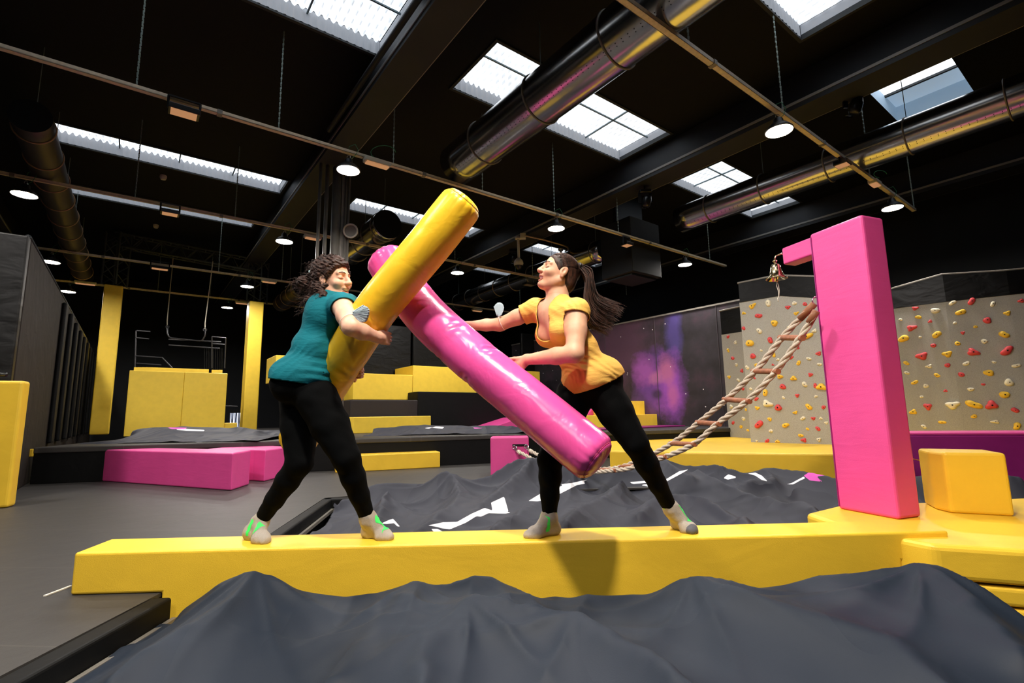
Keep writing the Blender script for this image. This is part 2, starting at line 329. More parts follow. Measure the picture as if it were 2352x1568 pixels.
# ------------------------------------------------------------------ ventilation ducts
M['dull_duct'] = mat('dull_duct_metal', '5a554e', .5, .8); M['tan_ring'] = mat('tan_clamp', 'a88a66', .5, .2)
def duct(b, a0, a1, z, r, label, nring, dm='duct', rm='grey_metal'):
    t = thing('ventilation_duct', label, 'duct', W((a0+a1)/2, b, z-r), 'spiral ventilation ducts'); n = 30
    m = MB().tube([W(a0+(a1-a0)*i/n, b, z) for i in range(n+1)], r, 48); mk('duct_tube', m, dm, t, smooth=False); t.children[0].data.materials.append(M['black']); t.children[0].data.polygons.foreach_set('material_index', [0 if len(p.vertices) == 4 else 1 for p in t.children[0].data.polygons])
    t.children[0].data.polygons.foreach_set('use_smooth', [len(p.vertices) == 4 for p in t.children[0].data.polygons])
    for i in range(nring):
        a = a0+(a1-a0)*(i+.35)/nring
        mk('clamp_ring', MB().torus(W(a, b, z), r+.006, .013, (*GA, 0), 40, 6), rm, t, smooth=True)
    for i in range(0, nring, 2):
        a = a0+(a1-a0)*(i+.35)/nring; hr = MB()
        hr.tube([W(a, b, z+r), W(a, b, CEIL)], .006, 5); mk('hanger', hr, 'chain', t)
    pf = MB()
    for i in range(int((a1-a0)/.09)):
        a = a0+.05+i*.09
        for ang in (-.62, -.72, .9):
            c = W(a, b+math.sin(ang)*r*1.001, z-math.cos(ang)*r*1.001); nrm = Vector((*(GB*math.sin(ang)), -math.cos(ang)))
            if a < 9: pf.lathe(c, [(.006, 0), (.006, .002), (0, .002)], 6, nrm)
    if pf.v: mk('perforation', pf, 'black', t); t.children[-1]['kind'] = 'stuff'
duct(4.29, -4, 7.2, 5.3, .35, 'large shiny duct crossing the middle skylight, ending above the yellow baton', 8)
duct(9.82, -3, 6.43, 5.3, .30, 'large shiny duct at upper right, reflecting yellow, below the square roof window', 8)
duct(4.4, 10.5, 13.0, 5.3, .34, 'short shiny duct behind the column and the top of the pink baton', 4)
duct(9.95, 8.9, 17.2, 5.3, .30, 'long thin duct running behind the right woman\'s head', 9)
duct(-1.47, 9.3, 19.3, 5.2, .24, 'dull ringed duct hanging at far left above the tall padded wall', 10, 'dull_duct', 'tan_ring')
q = PA(694, 660, 15.5); t = duct(float(q[:2] @ GB), 15.5, 18.2, float(q[2]), .26, 'dim ringed duct just left of the left woman\'s bun', 4, 'dull_duct', 'tan_ring')
# ------------------------------------------------------------------ cable trays with lamps
def tray(a, b0, b1, z, label, chain_px, w=.075):
    t = thing('lighting_rail', label, 'rail', W(a, (b0+b1)/2, z), 'hanging lighting rails')
    m = MB(); m.boxab(a-w/2, a+w/2, b0, b1, z, z+.012); m.boxab(a-w/2, a-w/2+.006, b0, b1, z, z+.05); m.boxab(a+w/2-.006, a+w/2, b0, b1, z, z+.05); mk('tray', m, 'rail', t)
    for q in chain_px:
        b = float(PA(q, 300, a)[:2] @ GB) if q > 20 else q
        c = MB(); n = 40
        for i in range(n):
            z0 = z+.05+(CEIL-z-.05)*i/n; z1 = z0+(CEIL-z-.05)/n*.8; c.bar(W(a, b, z0), W(a, b, z1), .022 if i % 2 else .008, .008 if i % 2 else .022)
        c.tube([W(a, b, z+.03), W(a, b, CEIL)], .005, 4); mk('chain', c, 'chain', t)
    for i in range(int((b1-b0)/3)):
        b = b0+1.1+3*i; mk('joint', MB().boxab(a-w/2-.008, a+w/2+.008, b, b+.06, z-.006, z+.054), 'grey_metal', t)
    return t
tray(7.2, -6.5, 13.0, 4.9, 'long pale rail from the upper left corner down past the yellow baton top', (303, 640, 905, 1107, 1268, 1409, 1608))
tray(11.08, -6, 10.6, 4.9, 'pale rail in front of the thin far skylight at left, second from the front', (325, 553, 1045, 1216, 1420), .06)
tray(15.6, -5, 12, 4.9, 'third pale rail back, passing behind the black truss', (525, 665, 1187), .06)
tray(19.0, -4.5, 9, 4.9, 'farthest pale rail, passing behind the tall yellow posts', (395, 510), .06)
tray(2.8, -5, 12.55, 4.9, 'long pale rail from the top edge down to the right, above the pink pillar', (1597, 1803, 1985, 2075))
def proto_lamp():
    t = thing('high_bay_lamp', 'x', 'lamp', (0, 0, 0))
    m = MB().lathe((0, 0, 0), [(.20, 0), (.205, .012), (.19, .03), (.135, .085), (.075, .115), (.07, .17), (.055, .19), (.02, .2), (0, .2)], 32); mk('housing', m, 'dark_metal', t, smooth=True)
    mk('rim', MB().torus((0, 0, 0), .198, .010, (0, 0, 1), 32, 6), 'grey_metal', t, smooth=True)
    mk('diffuser', MB().lathe((0, 0, .004), [(0, 0), (.188, 0), (.188, .003)], 32, (0, 0, 1)), 'lamp_on', t)
    h = MB().torus((0, 0, .225), .03, .006, (0, 1, 0), 16, 6); mk('hook', h, 'steel', t, smooth=True)
    c = MB(); c.tube([(0.03, 0, .19), (.1, .02, .25), (.16, .03, .36), (.1, .03, .46), (0, .02, .42), (-.02, 0, .3)], .005, 6); mk('cable_loop', c, 'green_cable', t, smooth=True)
    return t
def dup(src, loc, label, group=None, rz=0):
    r = src.copy(); COL.objects.link(r); r.location = loc; r.rotation_euler = (0, 0, rz); r['label'] = label
    if group: r['group'] = group
    for ch in src.children:
        c = ch.copy(); COL.objects.link(c); c.parent = r
        for g in ch.children: d = g.copy(); COL.objects.link(d); d.parent = c
    return r
LP = proto_lamp(); LP['group'] = 'high bay lamps'; LP.scale = (.86, .86, .95)
lamps = [(7.2, 2.36, 'round ceiling lamp nearest above the left woman, on the long front rail'), (2.8, 6.7, 'largest round ceiling lamp, glowing at upper right beside the big duct'),
    (2.8, 11.15, 'round ceiling lamp at the lower end of the right rail, above the pink pillar'), (7.2, 6.62, 'round ceiling lamp hanging above the right woman, right of the yellow baton tip'),
    (7.2, 11.05, 'small round ceiling lamp near the right end of the front rail, above the climbing walls'), (11.08, 2.32, 'round ceiling lamp just left of the grey column'),
    (11.08, -1.7, 'large oval looking ceiling lamp at the left edge of the picture, beside the ringed duct'), (11.08, 6.6, 'small round ceiling lamp between the pink baton and the right woman'),
    (15.6, -1.8, 'ceiling lamp just above the top edge of the padded side wall at left'), (15.6, 2.35, 'small ceiling lamp left of the left woman, under the right end of the truss'),
    (19., -1.75, 'small ceiling lamp at far left, lower of the two beside the padded side wall'), (19., 2.3, 'smallest ceiling lamp, between the trapeze and the right hand yellow post'),
    (-1.4, -2.), (2.8, -1.8), (2.8, 2.3), (7.2, -2.)]
for i, q in enumerate(lamps):
    lab = q[2] if len(q) > 2 else 'round ceiling lamp behind the viewer, outside the picture'
    loc = W(q[0], q[1], 4.63)
    if i == 0: LP.location = loc; LP['label'] = lab
    else: dup(LP, loc, lab)
ml = mat('bright_lamp_diffuser', 'ffffff', .5, emit='fff2e0', es=690)
bl = dup(LP, (.05, .75, 4.63), 'strong ceiling lamp above the near foam pit, just outside the top of the picture')
for ch in bl.children:
    if ch.name.startswith('diffuser'): ch.data = ch.data.copy(); ch.data.materials[0] = ml
# floodlights clamped under the rails
def flood(px, py, a, label, w=.34, lit='lamp_dim', z=None):
    P = PA(px, py, a); t = thing('floodlight', label, 'floodlight', P, 'floodlights under the rails'); x, y, z = P
    U = np.array([*GB, 0]); V = np.array([*GA, 0])
    def bx(u0, u1, v0, v1, z0, z1, m=None):
        m = m or MB(); q = [P+U*u+V*v for u, v in ((u0, v0), (u1, v0), (u1, v1), (u0, v1))]; return m.prism([k[:2] for k in q], z+z0, z+z1)
    mk('body', bx(-w/2, w/2, -.1, .1, .0, .07), 'black_plastic', t, bev=.008)
    mk('lens', bx(-w/2+.03, w/2-.03, -.085, .085, -.006, 0.001), lit, t)
    b = MB(); b.bar(P+U*(-w/2)+[0, 0, .03], P+U*(-w/2)+[0, 0, .2], .02); b.bar(P+U*(w/2)+[0, 0, .03], P+U*(w/2)+[0, 0, .2], .02); b.bar(P+U*(-w/2)+[0, 0, .2], P+U*(w/2)+[0, 0, .2], .02); mk('bracket', b, 'black_plastic', t)
flood(422, 262, 7.15, 'black floodlight with peach lens under the front rail, upper left'); flood(390, 492, 11.05, 'small black floodlight under the second rail, left of centre', .3)
flood(1440, 564, 7.15, 'small floodlight under the front rail, to the right above the right woman\'s hair', .24); flood(1935, 380, 2.8, 'square black floodlight clipped on the right rail in front of the big duct', .22)
flood(1215, 655, 11.0, 'black floodlight hanging in front of the thin duct, beside the right woman\'s chin', .34, 'grey_metal'); flood(367, 618, 15.5, 'thin small floodlight seen inside the black truss frame', .4)
def ballast(px, py, a, label, w=.42):
    P = PA(px, py, a); t = thing('emergency_light', label, 'light', P, 'emergency lights on the rails'); U = np.array([*GB, 0]); V = np.array([*GA, 0]); z = P[2]
    q = [P+U*u+V*v for u, v in ((-w/2, -.07), (w/2, -.07), (w/2, .07), (-w/2, .07))]; mk('case', MB().prism([k[:2] for k in q], z, z+.07), 'white_plastic', t, bev=.012)
    q = [P+U*u+V*v for u, v in ((-w/2+.03, -.055), (w/2-.03, -.055), (w/2-.03, .055), (-w/2+.03, .055))]; mk('lens', MB().prism([k[:2] for k in q], z-.02, z), 'lamp_dim', t, bev=.006)
ballast(866, 378, 7.15, 'white rectangular emergency light on the front rail, right of the nearest lamp'); ballast(2010, 424, 2.8, 'white emergency light with green cable near the lower end of the right rail', .28)
ballast(718, 548, 11.05, 'pale emergency light on the second rail beside the grey column', .36); ballast(618, 648, 15.5, 'pale emergency light on the third rail beside the left woman\'s hair', .4)
ballast(196, 652, 18.9, 'pale emergency light on the farthest rail, left of the left yellow post', .5); ballast(1096, 714, 15.5, 'small pale emergency light below the thin duct, left of the right woman\'s raised mask', .42)
ballast(557, 697, 18.9, 'pale emergency light on the farthest rail, left of the right yellow post', .45)
c = MB()
for (px, py, a, s) in ((880, 350, 7.15, .2), (2022, 400, 2.8, .12)):
    P = PA(px, py, a); c.tube([P+[math.cos(k*.5)*s, 0, math.sin(k*.5)*s*.6] for k in range(10)], .006, 6)
tag(mk('green_cable', c, 'green_cable', smooth=True), 'loose green cable loops beside the emergency lights on the rails', 'cable')
# moving head stage lights
def mover(px, py, b, label, s=1.):
    P = PB(px, py, b); t = thing('stage_light', label, 'stage light', P, 'moving stage lights'); P = Vector(P)
    mk('head', MB().lathe(P+Vector((0, 0, -.2*s)), [(0, 0), (.07*s, 0), (.09*s, .04*s), (.095*s, .16*s), (.07*s, .24*s), (0, .25*s)], 20, (.2, -.3, 1)), 'black_plastic', t, smooth=True)
    mk('base', MB().box(P.x-.13*s, P.x+.13*s, P.y-.09*s, P.y+.09*s, P.z+.1*s, P.z+.18*s), 'black_plastic', t, bev=.02)
    y = MB(); 
    for e in (-1, 1): y.bar(P+Vector((e*.12*s, 0, .1*s)), P+Vector((e*.12*s, 0, -.1*s)), .03*s, .07*s)
    mk('yoke', y, 'black_plastic', t); mk('clamp', MB().tube([P+Vector((0, 0, .18*s)), Vector((P.x, P.y, max(5.8, P.z+.2)))], .02, 8), 'dark_metal', t)
    mk('lens', MB().lathe(P+Vector((.2*-.2*s, .06*s, -.2*s)), [(0, 0), (.06*s, 0), (.06*s, .01), (0, .012)], 16, (-.2, .3, -1)), 'glass_blue' if False else 'chrome', t)
mover(1958, 235, 8.9, 'black moving stage light hanging at upper right above the big duct', 1.); mover(1482, 455, 8.6, 'black moving stage light hanging under the girder, right of the middle skylight', 1.)
mover(1180, 588, 8.8, 'small black stage light beside the white dome camera', 1.)
# security camera on the girder
P = PZ(1190, 545, 5.8); t = thing('security_camera', 'white dome security camera hanging on a short pole left of the right woman', 'camera', P)
x, y, z = P; ln = .62
mk('mount', MB().lathe((x, y, z-.05), [(0, 0), (.09, 0), (.09, .05), (0, .05)], 20).tube([(x, y, z-.05), (x+.01, y, z-ln)], .035, 12), 'white_plastic', t, smooth=False)
mk('housing', MB().lathe((x, y, z-ln-.2), [(.12, 0), (.135, .06), (.12, .13), (.07, .2), (.03, .22)], 24), 'white_plastic', t, smooth=True)
mk('dome', MB().lathe((x, y, z-ln-.2), [(0, -.11), (.06, -.095), (.095, -.05), (.11, 0)], 24), 'black_plastic', t, smooth=True)
P2 = PZ(1201, 541, 5.75)
m = MB().box(P2[0]-.08, P2[0]+.08, P2[1]-.08, P2[1]+.08, 5.66, 5.8); mk('junction_box', m, 'white_plastic', t, bev=.01)
pp = [PZ(a, b, 5.72) for a, b in ((1205, 541), (1250, 551), (1293, 563), (1304, 568), (1306, 574), (1298, 577))]
tag(mk('conduit', MB().tube(pp, .022, 8), mat('beige_conduit', 'c9b48e', .5), smooth=True), 'thin beige conduit bent at its end, running right from the dome camera', 'conduit')
P = PZ(1288, 572, 5.8); t = thing('detector', 'small beige ceiling detector just above the right woman\'s head', 'detector', P); mk('base', MB().lathe(P-[0, 0, .05], [(0, 0), (.07, 0), (.09, .05), (0, .05)], 16), 'white_plastic', t); mk('stem', MB().tube([P-[0, 0, .15], P-[0, 0, .05]], .03, 10), 'white_plastic', t)
for (px, py, lb) in ((375, 408, 'small beige ceiling detector between the two thin skylights at left'), (358, 520, 'small beige ceiling detector above the black truss')):
    P = PZ(px, py, 6.45); tag(mk('detector', MB().lathe(P, [(0, -.05), (.05, -.045), (.07, 0), (.07, .05)], 16), 'white_plastic'), lb, 'detector')
# boxy air unit under the roof
q = [PZ(1405, 645, 4.05), PZ(1495, 672, 4.05), PZ(1512, 640, 4.05), PZ(1440, 622, 4.05)]
c0 = PZ(1450, 650, 4.05); ab = (c0[:2] @ GA, c0[:2] @ GB)
t = thing('air_unit', 'boxy dark air unit hanging under the roof, right of the right woman\'s head', 'air unit', c0)
mk('casing', MB().boxab(ab[0]-.5, ab[0]+.45, ab[1]-.55, ab[1]+.55, 4.15, 5.5), 'black_wall', t, bev=.02); mk('grille', MB().boxab(ab[0]-.4, ab[0]+.35, ab[1]-.45, ab[1]+.45, 4.1, 4.15), 'dark_metal', t); mk('hanger', MB().boxab(ab[0]-.05, ab[0]+.05, ab[1]-.5, ab[1]+.5, 5.5, 6.49), 'dark_metal', t)
# column with pipes
ca, cb = 9.6, 3.05
t = thing('column', 'grey column with pipes rising behind the left woman\'s head', 'column', W(ca, cb, 0))
mk('post', MB().boxab(ca-.12, ca+.1, cb-.06, cb+.12, 0, 5.8), 'grey_metal', t, bev=.02)
for k, (da, db, r) in enumerate(((-.1, -.15, .085), (-.1, -.34, .035), (-.1, -.47, .03), (-.14, .02, .02), (-.14, .08, .02))):
    mk('pipe', MB().tube([W(ca+da, cb+db, 0), W(ca+da, cb+db, 5.8)], r, 12), 'grey_metal', t, smooth=True)
P = PA(805, 530, ca-.3); t = thing('wall_spotlight', 'round white rimmed spotlight fixed on the grey column', 'spotlight', P); ax = (.1, -1, -.1)
mk('body', MB().lathe(P, [(0, -.3), (.1, -.28), (.13, -.05), (.13, 0)], 24, ax), 'black_plastic', t, smooth=True); mk('rim', MB().torus(P, .13, .018, ax, 24, 8), 'white_plastic', t, smooth=True); mk('lens', MB().lathe(P, [(0, -.01), (.12, -.01)], 24, ax), 'grey_metal', t)
# ------------------------------------------------------------------ raised trampoline deck along the back
pl = plane2(PZ(235, 1105, 0), PZ(1014, 1069, 0)); n_, k_ = pl; tdir = np.array([n_[1], -n_[0]])
if tdir[0] < 0: tdir = -tdir
base = n_*k_
def onp(s, off=0): return base+tdir*s+n_*off*(1 if n_[1] > 0 else -1)
s0 = (PV(68, 1108, pl)[:2]-base) @ tdir; s1 = s0+14
ZP = .53
t = thing('trampoline_deck', 'long raised black trampoline deck behind the two women, edge to edge', 'deck', (*onp(s0), 0))
mk('front_panel', MB().prism([onp(s0), onp(s1), onp(s1, .1), onp(s0, .1)], 0.0, ZP-.09), 'pad_black', t, bev=.01)
mk('deck_padding', MB().prism([onp(s0, -.02), onp(s1, -.02), onp(s1, 11), onp(s0, 13)], ZP-.09, ZP), 'floor', t, bev=.02)
mk('yellow_tab', MB().prism([onp(s0-.05, -.03), onp(s0+.01, -.03), onp(s0+.01, .05), onp(s0-.05, .05)], ZP-.13, ZP-.02), 'yellow', t, bev=.01)
# padded side wall at left with its posts
bw, zt = -1.16, 3.14
t = thing('padded_side_wall', 'tall black padded wall with upright posts, receding along the left side', 'padded wall', W(9, bw, 0))
mk('wall_cushion', MB().boxab(8.35, 23.6, bw-.12, bw, 0, zt), mat('worn_black_pad', '231d19', .7, noise=.2, wrinkle=.5, spec=.2), t, bev=.02)
for i in range(9):
    a = 11.9+i*1.18; mk('post_pad', MB().boxab(a, a+.34, bw, bw+.07, ZP, zt-.1), 'pad_black', t, bev=.03)
mk('top_bar', MB().tube([W(8.3, bw-.03, zt+.02), W(23.6, bw-.03, zt+.02)], .035, 8), 'dark_metal', t, smooth=True)
t = thing('padded_side_wall', 'black wrinkled vinyl panel at the far left edge, turned toward the viewer', 'padded wall', W(8.3, bw-1, 0))
mk('vinyl_cover', MB().boxab(8.15, 8.3, bw-4.5, bw+.0, 0, zt), 'black_vinyl', t, bev=.02); mk('top_roll', MB().tube([W(8.2, bw-4.5, zt+.03), W(8.2, bw-.35, zt+.03)], .05, 10), 'grey_metal', t, smooth=True)
# yellow slab at the left edge
P = PZ(18, 1166, 0); Q = PY(57, 874, P[1]); zz = Q[2]
dv = np.array([-.93, -.37]); nv = np.array([-.37, .93]); p0 = P[:2]
tag(mk('crash_pad', MB().prism([p0+dv*1.1, p0, p0+nv*.16, p0+dv*1.1+nv*.16], 0, zz), 'yellow', bev=.03), 'yellow upright crash pad cut off by the left edge of the picture', 'crash pad')
tag(mk('pad_roll', MB().tube([PY(-60, 858, 5.6), PY(14, 860, 5.6)], .025, 10), 'black_plastic', smooth=True), 'small black roll lying on top of the yellow crash pad at left', 'roll')
# tall yellow posts
def ypost(px0, px1, pyb, ptx0, ptx1, pty, y, label):
    a = PA(px0, pyb, y); b = PA(px1, pyb, y); c = PA(ptx0, pty, y); d = PA(ptx1, pty, y); z1 = (c[2]+d[2])/2; z0 = ZP
    b0, b1 = (a+c)[:2] @ GB/2, (b+d)[:2] @ GB/2
    tag(mk('tall_post', MB().boxab(y, y+.5, b0, b1, z0, z1), 'yellow_far', bev=.03), label, 'post', 'tall padded yellow posts')
ypost(205, 250, 993, 238, 283, 654, 18., 'tall yellow padded post at left, next to the padded side wall')
ypost(558, 590, 985, 572, 607, 692, 17., 'tall yellow padded post just left of the left woman')
# truss between the posts
def lattice(m, p, q, w, n, r=.028):
    p = Vector(p); q = Vector(q); d = (q-p); s = Vector((0, 1, 0)); u = d.normalized().cross(s).normalized()
    C = [s*(i*w/2)+u*(j*w/2) for i, j in ((-1, -1), (1, -1), (1, 1), (-1, 1))]
    for c in C: m.tube([p+c, q+c], r, 6)
    for k in range(n):
        a, b = p+d*k/n, p+d*(k+1)/n
        for i in range(4):
            c1, c2 = C[i], C[(i+1) % 4]; m.tube([a+(c1 if k % 2 else c2), b+(c2 if k % 2 else c1)], r*.55, 5)
L0, L1 = PA(262, 656, 18.3), PA(276, 552, 18.3); R0, R1 = PA(590, 694, 17.3), PA(588, 612, 17.3)
L1[:2] = L0[:2]; R1[:2] = R0[:2]
t = thing('lighting_truss', 'black lattice truss spanning above the two tall yellow posts', 'truss', (*L0[:2], ZP))
M['truss'] = mat('black_truss_metal', '4a5050', .4, .2)
m = MB(); lattice(m, (*L1[:2], L1[2]), (*R1[:2], R1[2]), .38, 16); mk('cross_beam', m, 'truss', t)
m = MB(); lattice(m, (*L0[:2], L0[2]), (*L1[:2], L1[2]+.19), .42, 5); mk('upright', m, 'truss', t); m = MB(); lattice(m, (*R0[:2], R0[2]), (*R1[:2], R1[2]+.19), .42, 5); mk('upright', m, 'truss', t)
# trapeze
t = thing('trapeze', 'trapeze bar hanging on two long ropes over the yellow block wall', 'trapeze', PY(430, 780, 14.8))
m = MB(); ra, rb = PY(398, 588, 14.8), PY(384, 735, 14.8); mk('rope', MB().tube([ra, (ra+rb)/2, rb, PY(384, 750, 14.8)], .014, 6), mat('pale_rope', 'a8a294', .8), t); ra, rb = PY(489, 600, 14.8), PY(471, 742, 14.8); mk('rope', MB().tube([ra, rb, PY(471, 758, 14.8)], .014, 6), M['white_cord'], t)
mk('bar', MB().tube([PY(a, b, 14.8) for a, b in ((384, 748), (384, 765), (388, 773), (394, 776), (459, 783), (466, 780), (471, 770), (471, 756))], .02, 8), 'ladder_rail', t, smooth=True)
mk('shackle', MB().torus(PY(384, 750, 14.8), .05, .015, (0, 1, 0), 12, 6).torus(PY(471, 757, 14.8), .05, .015, (0, 1, 0), 12, 6), 'chrome', t)
# yellow block wall
BA = 15.; P0, P1 = PA(286, 975, BA), PA(512, 980, BA); ztop = (PA(290, 850, BA)[2]+PA(518, 857, BA)[2])/2; ub, vb = P0[:2] @ GB, P1[:2] @ GB; mb_ = (ub+vb)/2
t = thing('block_wall', 'wide yellow padded block wall between the two tall posts', 'padded block', (P0[0], P0[1], ZP))
mk('cushion', MB().boxab(BA, BA+.5, ub, mb_+.09, ZP, ztop), 'yellow_far', t, bev=.015); mk('cushion', MB().boxab(BA, BA+.5, mb_+.092, vb+.03, ZP, ztop), 'yellow_far', t, bev=.015)
mk('foot_step', MB().boxab(BA+.1, BA+.5, vb+.04, vb+.34, ZP, PA(520, 971, BA)[2]), 'yellow_far', t, bev=.02)
m = MB()
RA = BA+1.4
for k in range(7): px = 308+k*9 if k < 4 else 487+(k-4)*8; q = PA(px, 843 if k < 4 else 849, RA); b_ = q[:2] @ GB; mk('edge_tab', MB().boxab(RA, RA+.1, b_, b_+.09, 2.0, q[2]), 'yellow_far', t)
q0, q1 = PA(338, 843, RA), PA(480, 848, RA); mk('rear_cushion', MB().boxab(RA, RA+.3, q0[:2] @ GB, q1[:2] @ GB, 1.6, (q0[2]+q1[2])/2), 'yellow_far', t, bev=.01)
# dark handrails of the stair behind
t = thing('stair_railing', 'dark metal stair railing with thin bars behind the yellow block wall', 'railing', PY(430, 800, 15.8))
R = []
for pts in (((315, 759), (345, 761)), ((312, 775), (342, 778)), ((312, 817), (373, 821), (396, 845)), ((314, 834), (370, 838)), ((388, 792), (505, 800)), ((388, 779), (508, 785)), ((487, 773), (519, 776), (516, 845)), ((488, 789), (516, 791)), ((487, 773), (487, 845)), ((313, 759), (310, 845))):
    mk('bar', MB().tube([PY(a, b, 15.8) for a, b in pts], .02, 6), 'ladder_rail', t)
m = MB()
for k in range(9): m.tube([PY(470+k*5, 800, 15.9), PY(470+k*5, 850, 15.9)], .01, 5)
for k in range(12): m.tube([PY(520+k*6, 940, 15.9), PY(520+k*6, 985, 15.9)], .01, 5)
mk('thin_bars', m, 'dark_metal', t); mk('bar', MB().tube([PY(517, 932, 15.8), PY(545, 933, 15.8)], .015, 6), 'ladder_rail', t)
# lit doorway window at the far end
P0, P1 = PY(528, 980, 20), PY(553, 948, 20); root = bpy.data.objects.new('window_20', None); COL.objects.link(root); root.location = P0; root['kind'] = 'structure'
mk('glass_pane', MB().box(P0[0], P1[0]+.1, 20, 20.05, ZP-.3, P1[2]), 'window_lit', root)
m = MB()
for k in range(5): m.box(P0[0]+k*.12, P0[0]+k*.12+.02, 19.9, 19.95, ZP-.3, P1[2])
mk('frame', m, 'dark_metal', root)
# stepped seating in the middle distance
def stepbox(q0, q1, a, depth, zb, mname, label, name, cat, grp=None, bev=.015):
    p, q = PA(*q0, a), PA(*q1, a); b0, b1 = p[:2] @ GB, q[:2] @ GB; z1 = (p[2]+q[2])/2
    zb = PA(*zb, a)[2] if isinstance(zb, tuple) else zb
    return tag(mk(name, MB().boxab(a, a+depth, b0, b1, zb, z1), mname, bev=bev), label, cat, grp)
G = 'yellow padded steps behind the left woman'
stepbox((812, 855), (948, 862), 12.5, 1.2, (880, 918), 'yellow_far', 'yellow padded block right of the left woman\'s hip, lower of two', 'padded_step', 'padded block', G)
stepbox((949, 838), (1240, 854), 12.5, 1.2, (1000, 901), 'yellow_far', 'yellow padded block behind the crossing pink baton, higher of two', 'padded_step', 'padded block', G)
stepbox((634, 815), (700, 818), 12.5, 1., (640, 876), 'yellow_far', 'yellow padded block showing behind the left woman\'s back', 'padded_step', 'padded block', G)
stepbox((812, 956), (990, 956), 11.2, .5, ZP, 'yellow_far', 'low yellow padded strip between the black bleacher and the covered trampoline', 'padded_step', 'padded block', G)
p = PA(814, 918, 11.9); q = PA(960, 920, 11.9); r = PA(1290, 905, 11.9); b0, b1, b2 = p[:2] @ GB, q[:2] @ GB, r[:2] @ GB
tag(mk('bleacher_base', MB().boxab(11.9, 14, b0-.1, b1, ZP, p[2]), mat('plum_black_padding', '1c1418', .6, wrinkle=.2), bev=.02), 'plum black padded bleacher front under the lower yellow block', 'bleacher')
tag(mk('bleacher_base', MB().boxab(11.9, 14, b1, b2, ZP, PA(960, 899, 11.9)[2]), 'pad_black', bev=.02), 'black padded bleacher front under the higher yellow block, behind the pink baton', 'bleacher')
a = 13.75
for (x0, x1, yt, yb, lab) in ((700, 812, 700, 850, 'black vinyl back panel between the left woman and her baton'), (815, 945, 738, 858, 'black vinyl back panel above the lower yellow block'), (952, 1090, 748, 845, 'wrinkled black vinyl back panel above the higher yellow block, left of the pink baton'), (1198, 1290, 765, 905, 'black back panel between the right woman\'s two arms')):
    p, q = PA(x0, yt, a), PA(x1, yt, a); tag(mk('back_panel', MB().boxab(a, a+.12, p[:2] @ GB, q[:2] @ GB, 1.2, p[2]), 'black_vinyl', bev=.02), lab, 'panel', 'black vinyl back panels')
# pink ramp and yellow steps at the far right of the deck
RP = 9.6
p = [PA(*c, RP) for c in ((1350, 990), (1398, 990), (1398, 938), (1378, 920), (1340, 962))]
def slabpoly(pts, depth, name, m, label, cat, grp=None, bev=.01):
    mb = MB(); n = len(pts); d = np.array([*GA, 0])*depth; pts = [np.array(q) for q in pts]
    mb.add(pts+[q+d for q in pts], [tuple(range(n)), tuple(range(2*n-1, n-1, -1))]+[(i, n+i, n+(i+1) % n, (i+1) % n) for i in range(n)])
    return tag(mk(name, mb, m, bev=bev), label, cat, grp)
slabpoly(p, .9, 'soft_ramp', 'pink', 'pink soft ramp seen between the right woman\'s legs', 'ramp')
slabpoly([PA(*c, 11.) for c in ((1130, 981), (1200, 981), (1200, 958))], .9, 'soft_ramp', 'pink', 'low pink wedge on the deck behind the pink baton', 'ramp')
G = 'yellow steps in front of the galaxy mural'
stepbox((1400, 952), (1541, 951), 8.6, .9, ZP, 'yellow_far', 'lower yellow step in front of the galaxy mural', 'padded_step', 'padded block', G)
stepbox((1400, 921), (1504, 920), 9.0, .9, ZP, 'yellow_far', 'upper yellow step in front of the galaxy mural', 'padded_step', 'padded block', G)
tag(mk('deck_mat', MB().boxab(7.6, 8.4, 7.2, 11.2, ZP, ZP+.03), 'magenta', bev=.01), 'thin pink edged mat on the deck below the yellow steps', 'mat')
# galaxy mural wall: local x runs along the wall
bm_ = 11.4; pM = PB(1545, 860, bm_)
def mz(px, py): p = PB(px, py, bm_); return (6.0-p[:2] @ GA)*-1, p[2]
MURAL_BLOBS = []
for (px, py, rx, rz, c, k) in ((1420, 800, 1.5, 1.3, '6a4060', .6), (1505, 880, .75, .95, '7040a0', .9), (1545, 760, .28, .9, '5a4a9a', .7), (1480, 850, .5, .45, 'a858b8', .95), (1540, 890, .5, .95, 'a050c4', .95), (1530, 850, .32, .42, 'c870a0', .8), (1545, 905, .2, .42, 'c468b4', .9), (1508, 868, .25, .2, 'c878b0', .7), (1510, 905, .2, .16, '2c2444', .8)):
    a_ = PB(px, py, bm_); MURAL_BLOBS.append((float(a_[:2] @ GA)-5.6, float(a_[2]), rx, rz, c, k))
root = bpy.data.objects.new('galaxy_mural', None); COL.objects.link(root); root.location = W(5.6, bm_, 0); root.rotation_euler = (0, 0, math.atan2(GA[1], GA[0])); tag(root, 'printed galaxy mural panel with purple nebula behind the right woman', 'mural')
me = bpy.data.meshes.new('mural_print'); mb = MB().box(0, 9.5, -.1, 0, .5, 3.5); me.from_pydata(mb.v, [], mb.f); mm = mural_mat(); me.materials.append(mm); o = bpy.data.objects.new('mural_print', me); COL.objects.link(o); o.parent = root
for xx in (1.05, 2.9, 4.75, 6.6): me = bpy.data.meshes.new('seam'); mb = MB().box(xx, xx+.012, 0, .012, .3, 3.5); me.from_pydata(mb.v, [], mb.f); me.materials.append(mat('seam_vinyl', '4a4048', .5)); o = bpy.data.objects.new('seam', me); COL.objects.link(o); o.parent = root
me = bpy.data.meshes.new('top_edge'); mb = MB().box(0, 9.5, -.08, .02, 3.5, 3.54); me.from_pydata(mb.v, [], mb.f); me.materials.append(M['grey_metal']); o = bpy.data.objects.new('top_edge', me); COL.objects.link(o); o.parent = root
